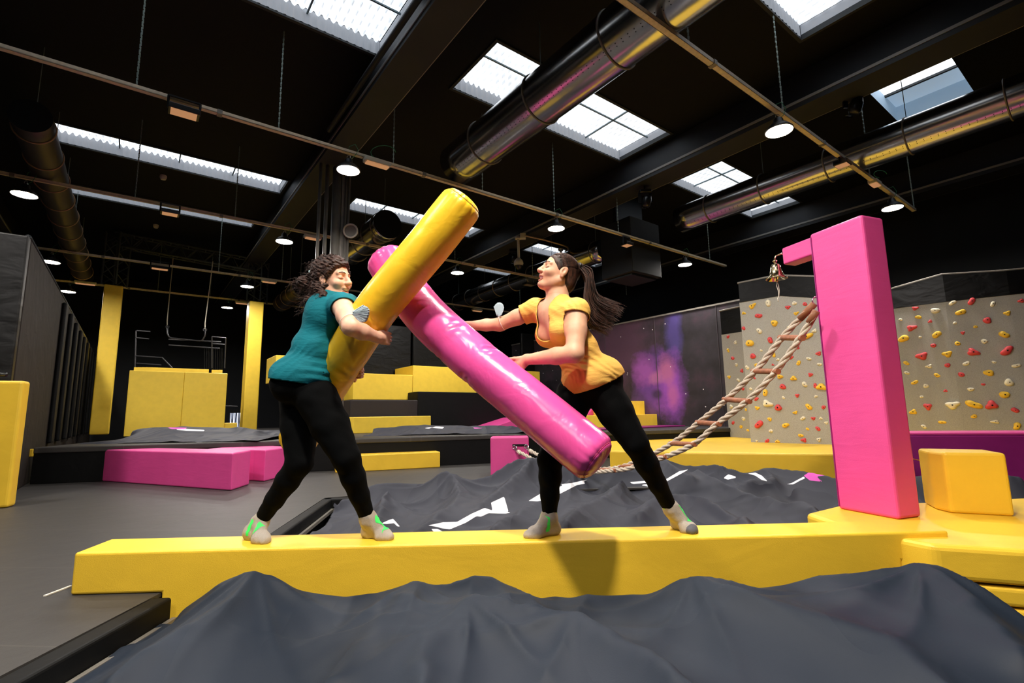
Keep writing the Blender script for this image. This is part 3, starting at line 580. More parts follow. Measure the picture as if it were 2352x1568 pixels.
# ------------------------------------------------------------------ climbing walls
ZL = .33
def fpl(p, q): return plane2(p, q)
CW = {}
def climbwall(key, base_xy, tops, label, zb, cover, covlabel, t_=.25):
    """base_xy: xy points along the foot, tops: heights; builds a faceted panel and the black cover above it"""
    r = thing('climbing_wall', label, 'climbing wall', (*base_xy[0], zb)); m = MB(); k = len(base_xy)
    back = np.array([.55, .83])*t_
    f = [(p[0], p[1]) for p in base_xy]; bk = [(p[0]+back[0], p[1]+back[1]) for p in base_xy]
    for i in range(k-1):
        mk('wall_facet', MB().prism([f[i], f[i+1], bk[i+1], bk[i]], zb, [tops[i], tops[i+1], tops[i+1], tops[i]]), 'climb', r)
    if cover:
        c = MB()
        for i in range(k-1): c.prism([f[i]+np.array([0., -.02]), f[i+1]+np.array([0., -.02]), bk[i+1], bk[i]], [tops[i]+.002, tops[i+1]+.002]*1+[tops[i+1]+.002, tops[i]+.002], [tops[i]+cover[i], tops[i+1]+cover[i+1], tops[i+1]+cover[i+1], tops[i]+cover[i]])
        cv = mk('vinyl_top', c, 'black_vinyl', r); 
        b = MB()
        for i in range(k-1): b.tube([(*f[i], tops[i]+cover[i]), (*f[i+1], tops[i+1]+cover[i+1])], .02, 6)
        mk('top_cord', b, 'grey_metal', r)
    CW[key] = (r, [fpl(base_xy[i], base_xy[i+1]) for i in range(k-1)], base_xy); return r
def zat(px, py, pl): return float(PV(px, py, pl)[2])
a_ = PZ(1675, 1003, ZL)[:2]; b_ = PZ(1726, 1006, ZL)[:2]; b_ = a_+(b_-a_)*1.4; pa = fpl(a_, b_)
climbwall('A', [a_, b_], [zat(1660, 768, pa), zat(1697, 765, pa)], 'narrow pale climbing wall panel between the mural and the next panel', ZL, [.55, .55], '')
c_, d_, e_ = PZ(1725, 1015, ZL)[:2], PZ(1822, 1018, ZL)[:2], PZ(1930, 1021, ZL)[:2]; e_ = d_+(e_-d_)*1.05
pb, pc = fpl(c_, d_), fpl(d_, e_)
climbwall('B', [c_, d_, e_], [zat(1697, 695, pb), zat(1791, 679, pb), zat(1872, 690, pc)], 'grey climbing wall with a ridge, left of the pink pillar, behind the rope ladder', ZL, [.38, .38, .38], '')
f_, g_, h_, i_ = (PZ(2050, 709, 2.75)[:2], PZ(2171, 693, 2.75)[:2], PZ(2317, 677, 2.75)[:2], PZ(2450, 664, 2.75)[:2])
climbwall('C', [f_, g_, h_, i_], [2.75]*4, 'wide grey climbing wall right of the pink pillar, behind the purple block', -.2, [.38, .5, .42, .4], '')
pd, pe, pg = fpl(f_, g_), fpl(g_, h_), fpl(h_, i_)
HA = "r355,745 w405,783 y356,837 r386,889 w411,933 y362,1016 r448,975 w424,1037 w376,1217 r455,1095 r408,1245 w460,1298 r389,1326 y443,1352"
HB = "y518,537L w624,517L y460,585 r561,603L y665,653X r459,686 w565,705L r757,546 w803,517 r874,523 y814,586 w768,680 w938,705 y888,742X y500,788X r638,767L r820,815 w577,836s r520,875L y662,866 r777,885 w690,898s y545,935 r656,934s y830,921 w898,892 w484,951 r965,857 w972,930 y704,1012L y797,1025L r910,1000 r530,1022s w872,1065L r942,1074 r722,1080L y985,1083X y606,1122L w506,1095s w947,1147s w728,1155s r821,1141 r545,1165 w621,1195X r695,1222X y551,1225 y900,1217L r1000,1220 y808,1255 y636,1301 w859,1295 r929,1295 w980,1295s r563,1337X y743,1341L w1018,1325s y890,1367s r961,1365 w644,1380 y844,1410 r865,1443 w968,1438 w547,1446s r618,1448 y687,1451 y473,1237s y487,1375s"
HC = "r1617,553 y1638,612 w1753,567L r1718,641s w1518,628s r1592,686L y1763,729L w1650,747s y1540,755X r1740,804 y1833,861L r1664,876X w1710,944 y1558,922 r1835,937 w1562,988 y1765,1005 y1614,1053 w1690,1076 r1822,1109s w1660,1150s r1703,1216L w1871,1205X y1605,1251L y1799,1321 w1676,1351 w1869,516 r1999,505L w2142,523 r2331,502 y1925,580L y2240,585 w1886,652s r2103,632L y2023,677s r1939,718s y2217,731L w2085,777 y1903,790 r2008,848X r2237,838X w1964,925 w2150,916s y2112,986L w2302,940 r1929,1000 r2077,1066s w2252,1052L w1990,1099 y2221,1135L y2013,1203X r2134,1207X r2291,1240 y2014,1282 w2158,1318 y2304,1347L"
CN = {'r': 'red', 'y': 'yellow', 'w': 'cream'}; CMt = {'r': 'hold_red', 'y': 'hold_yellow', 'w': 'hold_white'}
ORD = ['topmost', 'second', 'third', 'fourth', 'fifth', 'sixth', 'seventh', 'eighth', 'ninth', 'tenth', 'eleventh', 'twelfth', '13th', '14th', '15th', '16th', '17th', '18th', '19th', '20th', '21st', '22nd', '23rd', '24th', '25th', '26th', '27th', '28th', '29th', '30th']
def holdmesh(P, n, r, sx, sz, kind, seed):
    q = random.Random(seed); n = Vector((n[0], n[1], 0)).normalized(); u = Vector((-n.y, n.x, 0)); w = Vector((0, 0, 1)); P = Vector(P); v = []; f = []; S, R = 22, 8
    ph = [q.uniform(0, 6.28) for _ in range(3)]; am = {0: (.04, .05, .03), 1: (.05, .22, .05), 2: (.28, .05, .04), 3: (.1, .08, .1)}[kind]
    rot = q.uniform(-.5, .5)
    for j in range(R+1):
        t = j/R; pr = math.cos(t*PI/2)**.6; hz = math.sin(t*PI/2)*r*.75
        for k in range(S):
            a = 2*PI*k/S; rad = r*pr*(1+am[0]*math.cos(2*a+ph[0])+am[1]*math.cos(3*a+ph[1])+am[2]*math.cos(a+ph[2])); du = math.cos(a)*rad*sx; dw = math.sin(a)*rad*sz
            du, dw = du*math.cos(rot)-dw*math.sin(rot), du*math.sin(rot)+dw*math.cos(rot)
            v.append(P+u*du+w*(dw+hz*.12)+n*(hz-.004))
    for j in range(R):
        for k in range(S): f.append((j*S+k, j*S+(k+1) % S, (j+1)*S+(k+1) % S, (j+1)*S+k))
    return v, f
import re
for key, txt, planes, wl in (('A', HA, [pa], 'narrow climbing panel'), ('B', HB, [pb, pc], 'ridged climbing wall'), ('C', HC, [pd, pe, pg], 'wall right of pillar')):
    hs = []
    for tk in txt.split():
        g = re.match(r'([ryw])(\d+),(\d+)([sLX]?)', tk).groups(); hs.append((g[0], 1552+int(g[1])/2.94, 520+int(g[2])/2.94, g[3]))
    byc = {c: sorted([h for h in hs if h[0] == c], key=lambda h: h[2]) for c in 'ryw'}
    for c, L in byc.items():
        for i, (cc, px, py, sz) in enumerate(L):
            best = None; bx = CW[key][2]
            for s_, pl_ in enumerate(planes):
                P = PV(px, py, pl_); d = np.array(bx[s_+1])-np.array(bx[s_]); u = ((P[:2]-np.array(bx[s_])) @ d)/(d @ d)
                if -.3 < u < 1.02 and (best is None or abs(u-.5) < best[0]): best = (abs(u-.5), P, pl_)
            if best is None: best = (0, PV(px, py, planes[0]), planes[0])
            P, pl_ = best[1], best[2]; dist = np.hypot(*P[:2]); rp = {'s': 3.1, '': 4.6, 'L': 6.6, 'X': 8.6}[sz]; r = rp*dist/FPX*.9
            n = pl_[0] if (pl_[0] @ P[:2]) < 0 else -pl_[0]; sd = int(px*7+py*13); kq = random.Random(sd); kind = kq.choice((0, 1, 2, 3, 1, 2)); sx, szz = kq.uniform(.9, 1.25), kq.uniform(.7, 1.)
            v, f = holdmesh(P, n, r, sx, szz, kind, sd); shape = {0: 'rounded', 1: 'three-cornered', 2: 'egg-shaped', 3: 'lumpy'}[kind]
            size = {'s': 'tiny', '': 'small', 'L': 'large', 'X': 'very large'}[sz]; ordn = ORD[i] if i == 0 else ORD[i]+' highest'
            if i == len(L)-1: ordn = 'lowest'
            t = thing('climbing_hold', f'{size} {shape} {CN[c]} hold, {ordn} among {CN[c]} holds on the {wl}', 'climbing hold', P, f'climbing holds on the {wl}')
            mk('grip', type('q', (), {'v': v, 'f': f})(), CMt[c], t, smooth=True)
            nn = Vector((n[0], n[1], 0)); mk('bolt', MB().lathe(Vector(P)+nn*(r*.75-.004), [(r*.16, -.004), (r*.16, .006), (0, .006)], 8, nn), 'bolt', t)
# ledges, blocks
f0, f1, f2 = PZ(1400, 1034, ZL)[:2], PZ(1545, 1037, ZL)[:2], PZ(1925, 1041, ZL)[:2]; f2 = f1+(f2-f1)*1.25
t = thing('landing_ledge', 'long yellow padded ledge at the foot of the climbing walls', 'padded ledge', (*f1, -.4))
bk0, bk2 = PZ(1400, 1001, ZL)[:2], np.array([9.0, 8.2])
mk('cushion', MB().prism([f0, f1, f2, bk2, PZ(1668, 1002, ZL)[:2]+np.array([.3, .8]), bk0], -.5, ZL), 'yellow', t, bev=.03)
# purple block right
p0 = PY(2085, 993, 6.3); p1 = PY(2352, 990, 5.9); dd = (p1-p0)[:2]; p1x = p0[:2]+dd*1.6; nn = np.array([-dd[1], dd[0]])/np.hypot(*dd)
t = thing('purple_block', 'long dark purple padded block behind the yellow cube at right', 'padded block', (*p0[:2], -.5))
mk('front_cushion', MB().prism([p0[:2]-dd*.15, p1x, p1x+nn*.6, p0[:2]-dd*.15+nn*.6], -.5, p0[2]-.03), 'magenta', t, bev=.02)
mk('top_cushion', MB().prism([p0[:2]-dd*.15, p1x, p1x+nn*.6, p0[:2]-dd*.15+nn*.6], p0[2]-.03, p0[2]), 'pink', t, bev=.01)
s_ = MB().bar(PY(2090, 1052, 4.6), PY(2150, 1066, 4.6), .028, .006); tag(mk('strap', s_, 'strap'), 'thin orange strap between the pink pillar and the yellow cube', 'strap')
# yellow bar and pink benches on the floor
q0, q1 = PZ(770, 1086, 0)[:2], PZ(1011, 1073, 0)[:2]; d = (q1-q0)/np.hypot(*(q1-q0)); n = np.array([-d[1], d[0]])
zt_ = PV(1011, 1039, plane2(q0, q1))[2]
tag(mk('low_bar', MB().prism([q0, q1, q1+n*.42, q0+n*.42], 0, .27), 'yellow', bev=.015), 'low yellow padded bar lying before the deck, behind the left woman\'s front leg', 'padded bar')
q0, q1, q2 = PZ(234, 1105, 0)[:2], PZ(530, 1127, 0)[:2], PZ(572, 1113, 0)[:2]
zb = float(PV(532, 1040, plane2(q0, q1))[2])
d2 = q2-q1
tag(mk('bench_block', MB().prism([q0, q1, q2, q2+(q0-q1)*.16+d2*.1, q0+d2*.9], 0, zb), 'pink', bev=.02), 'long pink padded bench on the floor at left, front one', 'bench', 'pink benches')
w0, w1, w2 = PZ(580, 1104, 0)[:2], PZ(606, 1106, 0)[:2], PZ(662, 1092, 0)[:2]
tag(mk('bench_block', MB().prism([w0+np.array([-.9, .28]), w0, w1, w2, w2+np.array([-.6, .5]), w0+np.array([-.9, .75])], 0, zb-.02), 'pink', bev=.02), 'pink padded bench just left of the left woman\'s knee, behind the longer one', 'bench', 'pink benches')
# pink anchor box
a0_, a1_ = PY(1127, 1090, 7.62), PY(1216, 1090, 7.62); zt_ = PY(1127, 1004, 7.62)[2]
t = thing('anchor_box', 'pink padded box holding the lower end of the rope ladder', 'padded box', (a0_[0], 7.62, 0))
mk('cushion', MB().prism([(a0_[0], 7.62), (a1_[0], 7.62), (a1_[0], 8.1), (a0_[0], 8.1)], 0, zt_), 'pink', t, bev=.02)
mk('slot', MB().box(PY(1177, 1022, 7.6)[0], PY(1210, 1022, 7.6)[0], 7.6, 7.625, PY(1177, 1024, 7.6)[2], PY(1177, 1020, 7.6)[2]), 'black', t)
# ------------------------------------------------------------------ the beam, right island, pillar, cube
ZB = .212
t = thing('balance_beam', 'long yellow padded beam the two women stand on', 'beam', (-2.33, 2.77, 0))
fx = lambda x: 2.770+(x+2.33)*.0355
pts = [(-2.335, fx(-2.33)), (2.42, fx(2.42)), (2.44, fx(2.44)+.3), (-2.385, 3.08)]
def beam_mesh(poly, z0, z1, nx=160, ny=8, nz=8, bulge=.006):
    mb = MB(); P = [np.array(p) for p in poly]
    def grid(A_, B_, C_, D_, nu, nv):
        v = [((A_*(1-i/nu)+B_*(i/nu))*(1-j/nv)+(D_*(1-i/nu)+C_*(i/nu))*(j/nv)) for j in range(nv+1) for i in range(nu+1)]
        f = [(j*(nu+1)+i, j*(nu+1)+i+1, (j+1)*(nu+1)+i+1, (j+1)*(nu+1)+i) for j in range(nv) for i in range(nu)]; mb.add(v, f)
    b = [np.array([*p, z0]) for p in P]; c = [np.array([*p, z1]) for p in P]
    grid(b[0], b[1], c[1], c[0], nx, nz); grid(b[1], b[2], c[2], c[1], ny, nz); grid(b[2], b[3], c[3], c[2], nx, nz); grid(b[3], b[0], c[0], c[3], ny, nz); grid(c[0], c[1], c[2], c[3], nx, ny); grid(b[3], b[2], b[1], b[0], nx, ny)
    return mb
XZ = [(-2.335, 0.), (-1.868, 0.), (-1.868, -.5), (2.15, -.5), (2.15, 0.06), (2.42, .06), (2.44, ZB), (-2.335, ZB)]; n = len(XZ)
mb = MB().add([(x, fx(x), z) for x, z in XZ]+[(x-(.05 if x < -2 else 0), fx(x)+(.31 if x < -2 else .30), z) for x, z in XZ], [tuple(range(n)), tuple(range(2*n-1, n-1, -1))]+[(i, n+i, n+(i+1) % n, (i+1) % n) for i in range(n)])
mk('beam_cushion', mb, 'yellow', t, bev=.014)
tag(mk('floor_strip', MB().bar(PZ(163, 1347, 0)+[0, 0, .004], PZ(102, 1370, 0)+[0, 0, .004], .014, .006), 'white_cord'), 'short white laced strip on the floor left of the beam end', 'strip')
isl = [(2.1, 2.99), (2.15, 2.93), (2.2, 2.79), (3.6, 2.2), (4.6, 2.9), (4.6, 4.3), (3.15, 4.02), (2.45, 3.93), (2.04, 3.66), (2.02, 3.45)]
isl = [(2.15, 2.94), (2.22, 2.79), (3.4, 2.33), (4.6, 2.8), (4.6, 4.2), (3.2, 4.0), (2.45, 3.93), (2.05, 3.66), (2.05, 3.2)]
t = thing('island_platform', 'yellow padded island platform of stacked layers under the pink pillar', 'platform', (2.8, 3.3, -.5))
mk('top_cushion', MB().prism(isl, 0., .18), 'yellow', t, bev=.03); sh = [(2.9+(p[0]-2.9)*.985, 3.3+(p[1]-3.3)*.985) for p in isl]
mk('layer_cushion', MB().prism(sh, -.105, -.012), 'yellow', t, bev=.02); mk('layer_cushion', MB().prism(sh, -.5, -.115), 'yellow', t, bev=.02)
pA, pB, pC = np.array([2.363, 3.792]), np.array([2.498, 3.387]), np.array([2.713, 3.467]); pD = pA+(pC-pB)
t = thing('pink_pillar', 'tall pink padded pillar standing on the yellow island at right', 'pillar', (2.5, 3.55, .18))
mk('pillar_cushion', MB().prism([pA, pB, pC, pD], .18, [2.27]*4), 'pink', t, bev=.022)
ln = (pA-pB)/np.hypot(*(pA-pB)); q1_ = pA+ln*.27; mid = (pC-pB)*.0
mk('arm_cushion', MB().prism([pA-ln*.02, pA-ln*.02+(pC-pB)*.6, q1_+(pC-pB)*.6, q1_][::-1], 2.10, 2.245), 'pink', t, bev=.016)
mk('seam_piping', MB().tube([(*(pA-ln*.012), .2), (*(pA-ln*.012), 2.24)], .006, 6), 'magenta', t)
c1, c2, c3 = np.array([2.985, 3.72]), np.array([3.0, 3.575]), np.array([3.3, 3.43])
t = thing('yellow_cube', 'yellow padded cube standing on the island right of the pink pillar', 'cube', (3.15, 3.5, .18))
cd = c3-c2; cn = np.array([-cd[1], cd[0]])/np.hypot(*cd)
cc1 = c2+cn*.13-cd*.16
mk('cushion', MB().prism([c2, c3, c3+cn*.36, cc1+cn*.26, cc1], .18, .59), 'yellow', t, bev=.02)
# ------------------------------------------------------------------ bell
bp = PV(1784, 640, (np.array(plane2(pA, pB)[0]), plane2(pA, pB)[1])); bp = PY(1784, 641, float(q1_[1])+.05)
ax_ = q1_+(pC-pB)*.3; B_ = Vector(bp)
t = thing('brass_bell', 'shiny brass bell hanging from the pink pillar\'s arm', 'bell', B_)
BS = 1.3; prof = [(.062, 0), (.066, .003), (.062, .008), (.047, .022), (.036, .045), (.031, .07), (.028, .092), (.02, .1), (.008, .104), (.008, .112), (.014, .118), (.014, .124), (.007, .13), (0, .132)]
mk('bell_body', MB().lathe(B_, [(a*BS, b*BS) for a, b in prof], 40).lathe(B_, [(a*BS, b*BS) for a, b in [(.062, 0), (.045, .02), (.03, .06), (.02, .09), (0, .095)]], 40), 'brass', t, smooth=True)
top = B_+Vector((0, 0, .13*1.3)); ar = Vector((ax_[0], ax_[1], top.z+.035)); 
mk('hanger_arm', MB().tube([top, top+Vector((.002, 0, .015)), top+Vector((.012, .0, .035)), top.lerp(ar, .5)+Vector((0, 0, .03)), ar], .007, 8), 'brass', t, smooth=True)
mk('clapper', MB().lathe(B_+Vector((0, 0, -.018)), [(0, -.008), (.01, -.004), (.011, .006), (.004, .014), (.004, .07)], 12), 'brass', t, smooth=True)
b0_ = B_+Vector((0, 0, -.02)); mk('pull_cord', MB().tube([b0_, b0_+Vector((-.006, 0, -.04)), b0_+Vector((.006, 0, -.09)), b0_+Vector((.004, 0, -.13)), b0_+Vector((-.008, 0, -.145)), b0_+Vector((-.006, 0, -.175))], .0035, 6).tube([b0_, b0_+Vector((.01, 0, -.03)), b0_+Vector((.012, 0, -.08)), b0_+Vector((.005, 0, -.13))], .0035, 6), 'white_cord', t, smooth=True)
# ------------------------------------------------------------------ rope ladder
u_ = np.array([.2, 7.62]); v_ = np.array([2.40, 3.80]); dl = (v_-u_)/np.hypot(*(v_-u_)); nl = np.array([dl[1], -dl[0]])
LR = [(1868, 700), (1797, 775), (1735, 852), (1668, 917), (1605, 970), (1543, 1018), (1478, 1052), (1425, 1072), (1372, 1078)]
RR = [(1874, 716), (1838, 776), (1781, 853), (1716, 921), (1648, 973), (1592, 1020), (1527, 1049), (1463, 1070), (1412, 1080)]
plL = plane2(u_-nl*.0, v_-nl*.0)
Lp = [PV(a, b, plL) for a, b in LR]
t = thing('rope_ladder', 'rope ladder with wooden rungs sloping from the pink pillar down behind the right woman', 'rope ladder', (float(Lp[3][0]), float(Lp[3][1]), 0))
Rp = []
for (a, b), L_ in zip(RR, Lp): plR = plane2(u_+nl*.17, v_+nl*.17); Rp.append(PV(a, b, plR))
Lp[0] = np.array([pA[0]-.02, pA[1]+.02, Lp[0][2]]) if False else Lp[0]
E0, E1 = PY(1190, 1036, 7.55), PY(1217, 1034, 7.55)
low = [np.array([1.0, 6.2, .16]), np.array([.55, 6.95, .25])]
def twisted(path, r, name):
    # resample, wind three strands
    P = [Vector(p) for p in path]; S = []; 
    for i in range(len(P)-1):
        k = max(2, int((P[i+1]-P[i]).length/.012)); S += [P[i].lerp(P[i+1], q/k) for q in range(k)]
    S.append(P[-1]); mb = MB(); tw = 0
    for s in range(3):
        pts = []
        for i, p in enumerate(S):
            tt = (S[min(i+1, len(S)-1)]-S[max(i-1, 0)]).normalized(); a = tt.orthogonal().normalized() if i == 0 else (a-tt*a.dot(tt)).normalized(); bb_ = tt.cross(a)
            an = i*.30+s*2*PI/3; pts.append(p+(a*math.cos(an)+bb_*math.sin(an))*r*.52)
        mb.tube(pts, r*.56, 6)
    mk('side_rope', mb, 'rope', t, smooth=True)
def smoothpath(P, n=6):
    P = [np.array(p, float) for p in P]; out = []
    for i in range(len(P)-1):
        p0, p1, p2, p3 = P[max(i-1, 0)], P[i], P[i+1], P[min(i+2, len(P)-1)]
        for k in range(n): s = k/n; out.append(.5*((2*p1)+(-p0+p2)*s+(2*p0-5*p1+4*p2-p3)*s*s+(-p0+3*p1-3*p2+p3)*s**3))
    out.append(P[-1]); return out
RW = .025
twisted(smoothpath(Lp+[Lp[-1]+(E0-Lp[-1])*.45+[0, 0, -.13], E0]), RW, 'l'); twisted(smoothpath(Rp+[Rp[-1]+(E1-Rp[-1])*.45+[0, 0, -.13], E1]), RW, 'r')
for i in range(1, len(Lp)):
    p, q = Vector(Lp[i]), Vector(Rp[i]); d = (q-p).normalized(); mk('rung', MB().tube([p-d*.045, q+d*.045], .023, 12), 'wood', t, smooth=False)
for (P, Q) in ((Lp[0], Lp[1]), (Rp[0], Rp[1])):
    P, Q = Vector(P), Vector(Q); mk('leather_wrap', MB().tube([P.lerp(Q, -.03), P.lerp(Q, .18), P.lerp(Q, .42)], [.027, .027, .027], 12), 'tape', t, smooth=True)
for e in (E0, E1): mk('shackle', MB().torus(Vector(e)+Vector((-.03, .02, .03)), .035, .008, (1, .3, 0), 16, 6).torus(Vector(e)+Vector((-.055, .05, .055)), .025, .007, (.3, 1, 0), 16, 6), 'chrome', t, smooth=True); mk('rope_end', MB().tube([Vector(e), Vector(e)+Vector((.04, -.05, -.03))], .027, 10), M['hold_white'], t)
mk('pillar_ring', MB().torus((float(Lp[0][0])+.03, float(Lp[0][1]), float(Lp[0][2])+.03), .035, .006, (0, 1, 0), 18, 6), 'chrome', t, smooth=True)
# ------------------------------------------------------------------ covers over the foam pits
def relax(nx, ny, fixed, vals, base, lam, it=900):
    Z = np.full((ny, nx), base, float) if np.isscalar(base) else base.copy(); b0 = Z.copy(); Z[fixed] = vals[fixed]
    # multi-level: coarse first
    for k in range(it):
        Zp = np.pad(Z, 1, mode='edge'); N = (Zp[:-2, 1:-1]+Zp[2:, 1:-1]+Zp[1:-1, :-2]+Zp[1:-1, 2:]+lam*b0)/(4+lam); Z = np.where(fixed, vals, N)
    return Z
def cover(name, label, x0, x1, y0, y1, h, ridges, base, lam, edge_fn, folds, cut, mname, prints=None, seed=1, amp=.01, blur=3):
    nx, ny = int((x1-x0)/h)+1, int((y1-y0)/h)+1; hc = h*3; cx, cy = int((x1-x0)/hc)+1, int((y1-y0)/hc)+1
    fixed = np.zeros((cy, cx), bool); vals = np.zeros((cy, cx))
    for R_ in ridges:
        P = [PY(a, b, c) for a, b, c in R_]
        for p, q in zip(P[:-1], P[1:]):
            k = int(np.hypot(*(q-p)[:2])/hc*2)+2
            for s in np.linspace(0, 1, k):
                r = p*(1-s)+q*s; i, j = int(round((r[0]-x0)/hc)), int(round((r[1]-y0)/hc))
                if 0 <= i < cx and 0 <= j < cy: fixed[j, i] = True; vals[j, i] = r[2]
    X, Y = np.meshgrid(x0+np.arange(cx)*hc, y0+np.arange(cy)*hc)
    e, ev = edge_fn(X, Y); vals = np.where(e & ~fixed, ev, vals); fixed |= e
    Z = relax(cx, cy, fixed, vals, base, lam)
    # bicubic-ish upsample by repeated linear + blur
    xi = np.arange(nx)*h/hc; yi = np.arange(ny)*h/hc; xi = np.clip(xi, 0, cx-1.001); yi = np.clip(yi, 0, cy-1.001)
    ix, iy = xi.astype(int), yi.astype(int); fx_, fy_ = xi-ix, (yi-iy)[:, None]
    Zf = (Z[np.ix_(iy, ix)]*(1-fx_)+Z[np.ix_(iy, ix+1)]*fx_)*(1-fy_)+(Z[np.ix_(iy+1, ix)]*(1-fx_)+Z[np.ix_(iy+1, ix+1)]*fx_)*fy_
    for _ in range(blur):
        Zp = np.pad(Zf, 1, mode='edge'); Zf = (Zp[:-2, 1:-1]+Zp[2:, 1:-1]+Zp[1:-1, :-2]+Zp[1:-1, 2:]+2*Zf)/6
    X, Y = np.meshgrid(x0+np.arange(nx)*h, y0+np.arange(ny)*h); r2 = np.random.default_rng(seed)
    # creases that fan out from the crests
    for (fxp, fyp, fY, nf, ln, am) in folds:
        c = PY(fxp, fyp, fY); dx, dy = X-c[0], Y-c[1]; rr = np.hypot(dx, dy); th = np.arctan2(dy, dx)
        ph = r2.uniform(0, 6.28, 3); w = np.exp(-(rr/ln/1.4)**2)*np.clip(rr/.18, 0, 1)**1.5
        s = np.sin(.42*nf*th+ph[0]+1.0*np.sin(th+ph[1])+.25*np.sin(5*rr+ph[2])); Zf += am*1.3*w*((1-np.abs(s))**1.5*1.6-.5)
    for k in range(30):
        a = r2.uniform(0, PI); kx, ky = math.cos(a), math.sin(a); wl = r2.uniform(.12, .40); c = (r2.uniform(x0, x1), r2.uniform(y0, y1)); d = (X-c[0])*kx+(Y-c[1])*ky; e_ = -(X-c[0])*ky+(Y-c[1])*kx
        Zf += amp*np.exp(-np.abs(d/(wl*.30))**1.7-(e_/(wl*3.))**2)*r2.choice((-1, 1, 1))
    mask = cut(X, Y); idx = -np.ones(X.shape, int); idx[mask] = np.arange(mask.sum())
    V = np.stack([X[mask], Y[mask], Zf[mask]], 1); q = mask[:-1, :-1] & mask[1:, :-1] & mask[:-1, 1:] & mask[1:, 1:]
    jj, ii = np.nonzero(q); F = np.stack([idx[jj, ii], idx[jj, ii+1], idx[jj+1, ii+1], idx[jj+1, ii]], 1)
    me = bpy.data.meshes.new(name); off = np.array([V[:, 0].mean(), V[:, 1].mean(), V[:, 2].min()]); me.from_pydata((V-off).tolist(), [], F.tolist())
    me.polygons.foreach_set('use_smooth', [True]*len(F)); o = bpy.data.objects.new(name, me); o.location = off; COL.objects.link(o)
    for ch, polys in (prints or {}).items():
        px, py = proj(V); sd = np.full(len(V), 1e3)
        for pg in polys:
            pg = np.array(pg, float); ins = np.zeros(len(V), bool); dm = np.full(len(V), 1e9)
            for a, b in zip(pg, np.roll(pg, -1, 0)):
                cnd = ((a[1] > py) != (b[1] > py)) & (px < (b[0]-a[0])*(py-a[1])/((b[1]-a[1]) or 1e-9)+a[0]); ins ^= cnd
                d = b-a; tt = np.clip(((px-a[0])*d[0]+(py-a[1])*d[1])/(d @ d), 0, 1); dm = np.minimum(dm, np.hypot(px-a[0]-tt*d[0], py-a[1]-tt*d[1]))
            sd = np.minimum(sd, np.where(ins, -dm, dm))
        at = me.attributes.new(ch, 'FLOAT', 'POINT'); at.data.foreach_set('value', np.clip(sd, -30, 30))
    me.materials.append(M[mname]); return tag(o, label, 'pit cover')
def sheet_mat(name, col, prints=(), fold=.12):
    t = NT(name); nz = t.n('ShaderNodeTexNoise'); nz.inputs['Scale'].default_value = 180; t.l(t.coord(), nz.inputs['Vector']); t.b.inputs['Roughness'].default_value = .62
    c = lin(col); cur = None; rg = t.n('ShaderNodeRGB'); rg.outputs[0].default_value = (*c, 1); cur = rg.outputs[0]
    for ch, pc in prints:
        at = t.n('ShaderNodeAttribute', attribute_name=ch); lt = t.n('ShaderNodeMath', operation='LESS_THAN'); lt.inputs[1].default_value = 0; t.l(at.outputs['Fac'], lt.inputs[0])
        mx = t.n('ShaderNodeMix', data_type='RGBA'); t.l(lt.outputs[0], mx.inputs[0]); t.l(cur, mx.inputs[6]); mx.inputs[7].default_value = (*lin(pc), 1); cur = mx.outputs[2]
    t.l(cur, t.b.inputs['Base Color']); t.b.inputs['Specular IOR Level'].default_value = .25
    f1 = t.n('ShaderNodeTexNoise'); f1.inputs['Scale'].default_value = 1; f1.inputs['Detail'].default_value = 1; f1.inputs['Distortion'].default_value = .5; f1.inputs['Roughness'].default_value = .3; t.l(t.coord(scale=(2.6, 1.5, 1), rot=(0, 0, .6)), f1.inputs['Vector'])
    r1 = t.ramp(f1.outputs[0], [(.30, (0, 0, 0)), (.5, (1, 1, 1)), (.72, (.1, .1, .1))]); p1 = t.bump(r1, fold, .09)
    t.bump(nz.outputs[0], .15, .002, p1); return t.m
M['sheet'] = sheet_mat('navy_grey_cover', '1b2431'); M['sheet_far'] = sheet_mat('navy_grey_cover_printed', '33353f', (('white_print', 'f4f4fa'), ('pink_print', 'd858b8')), .3)
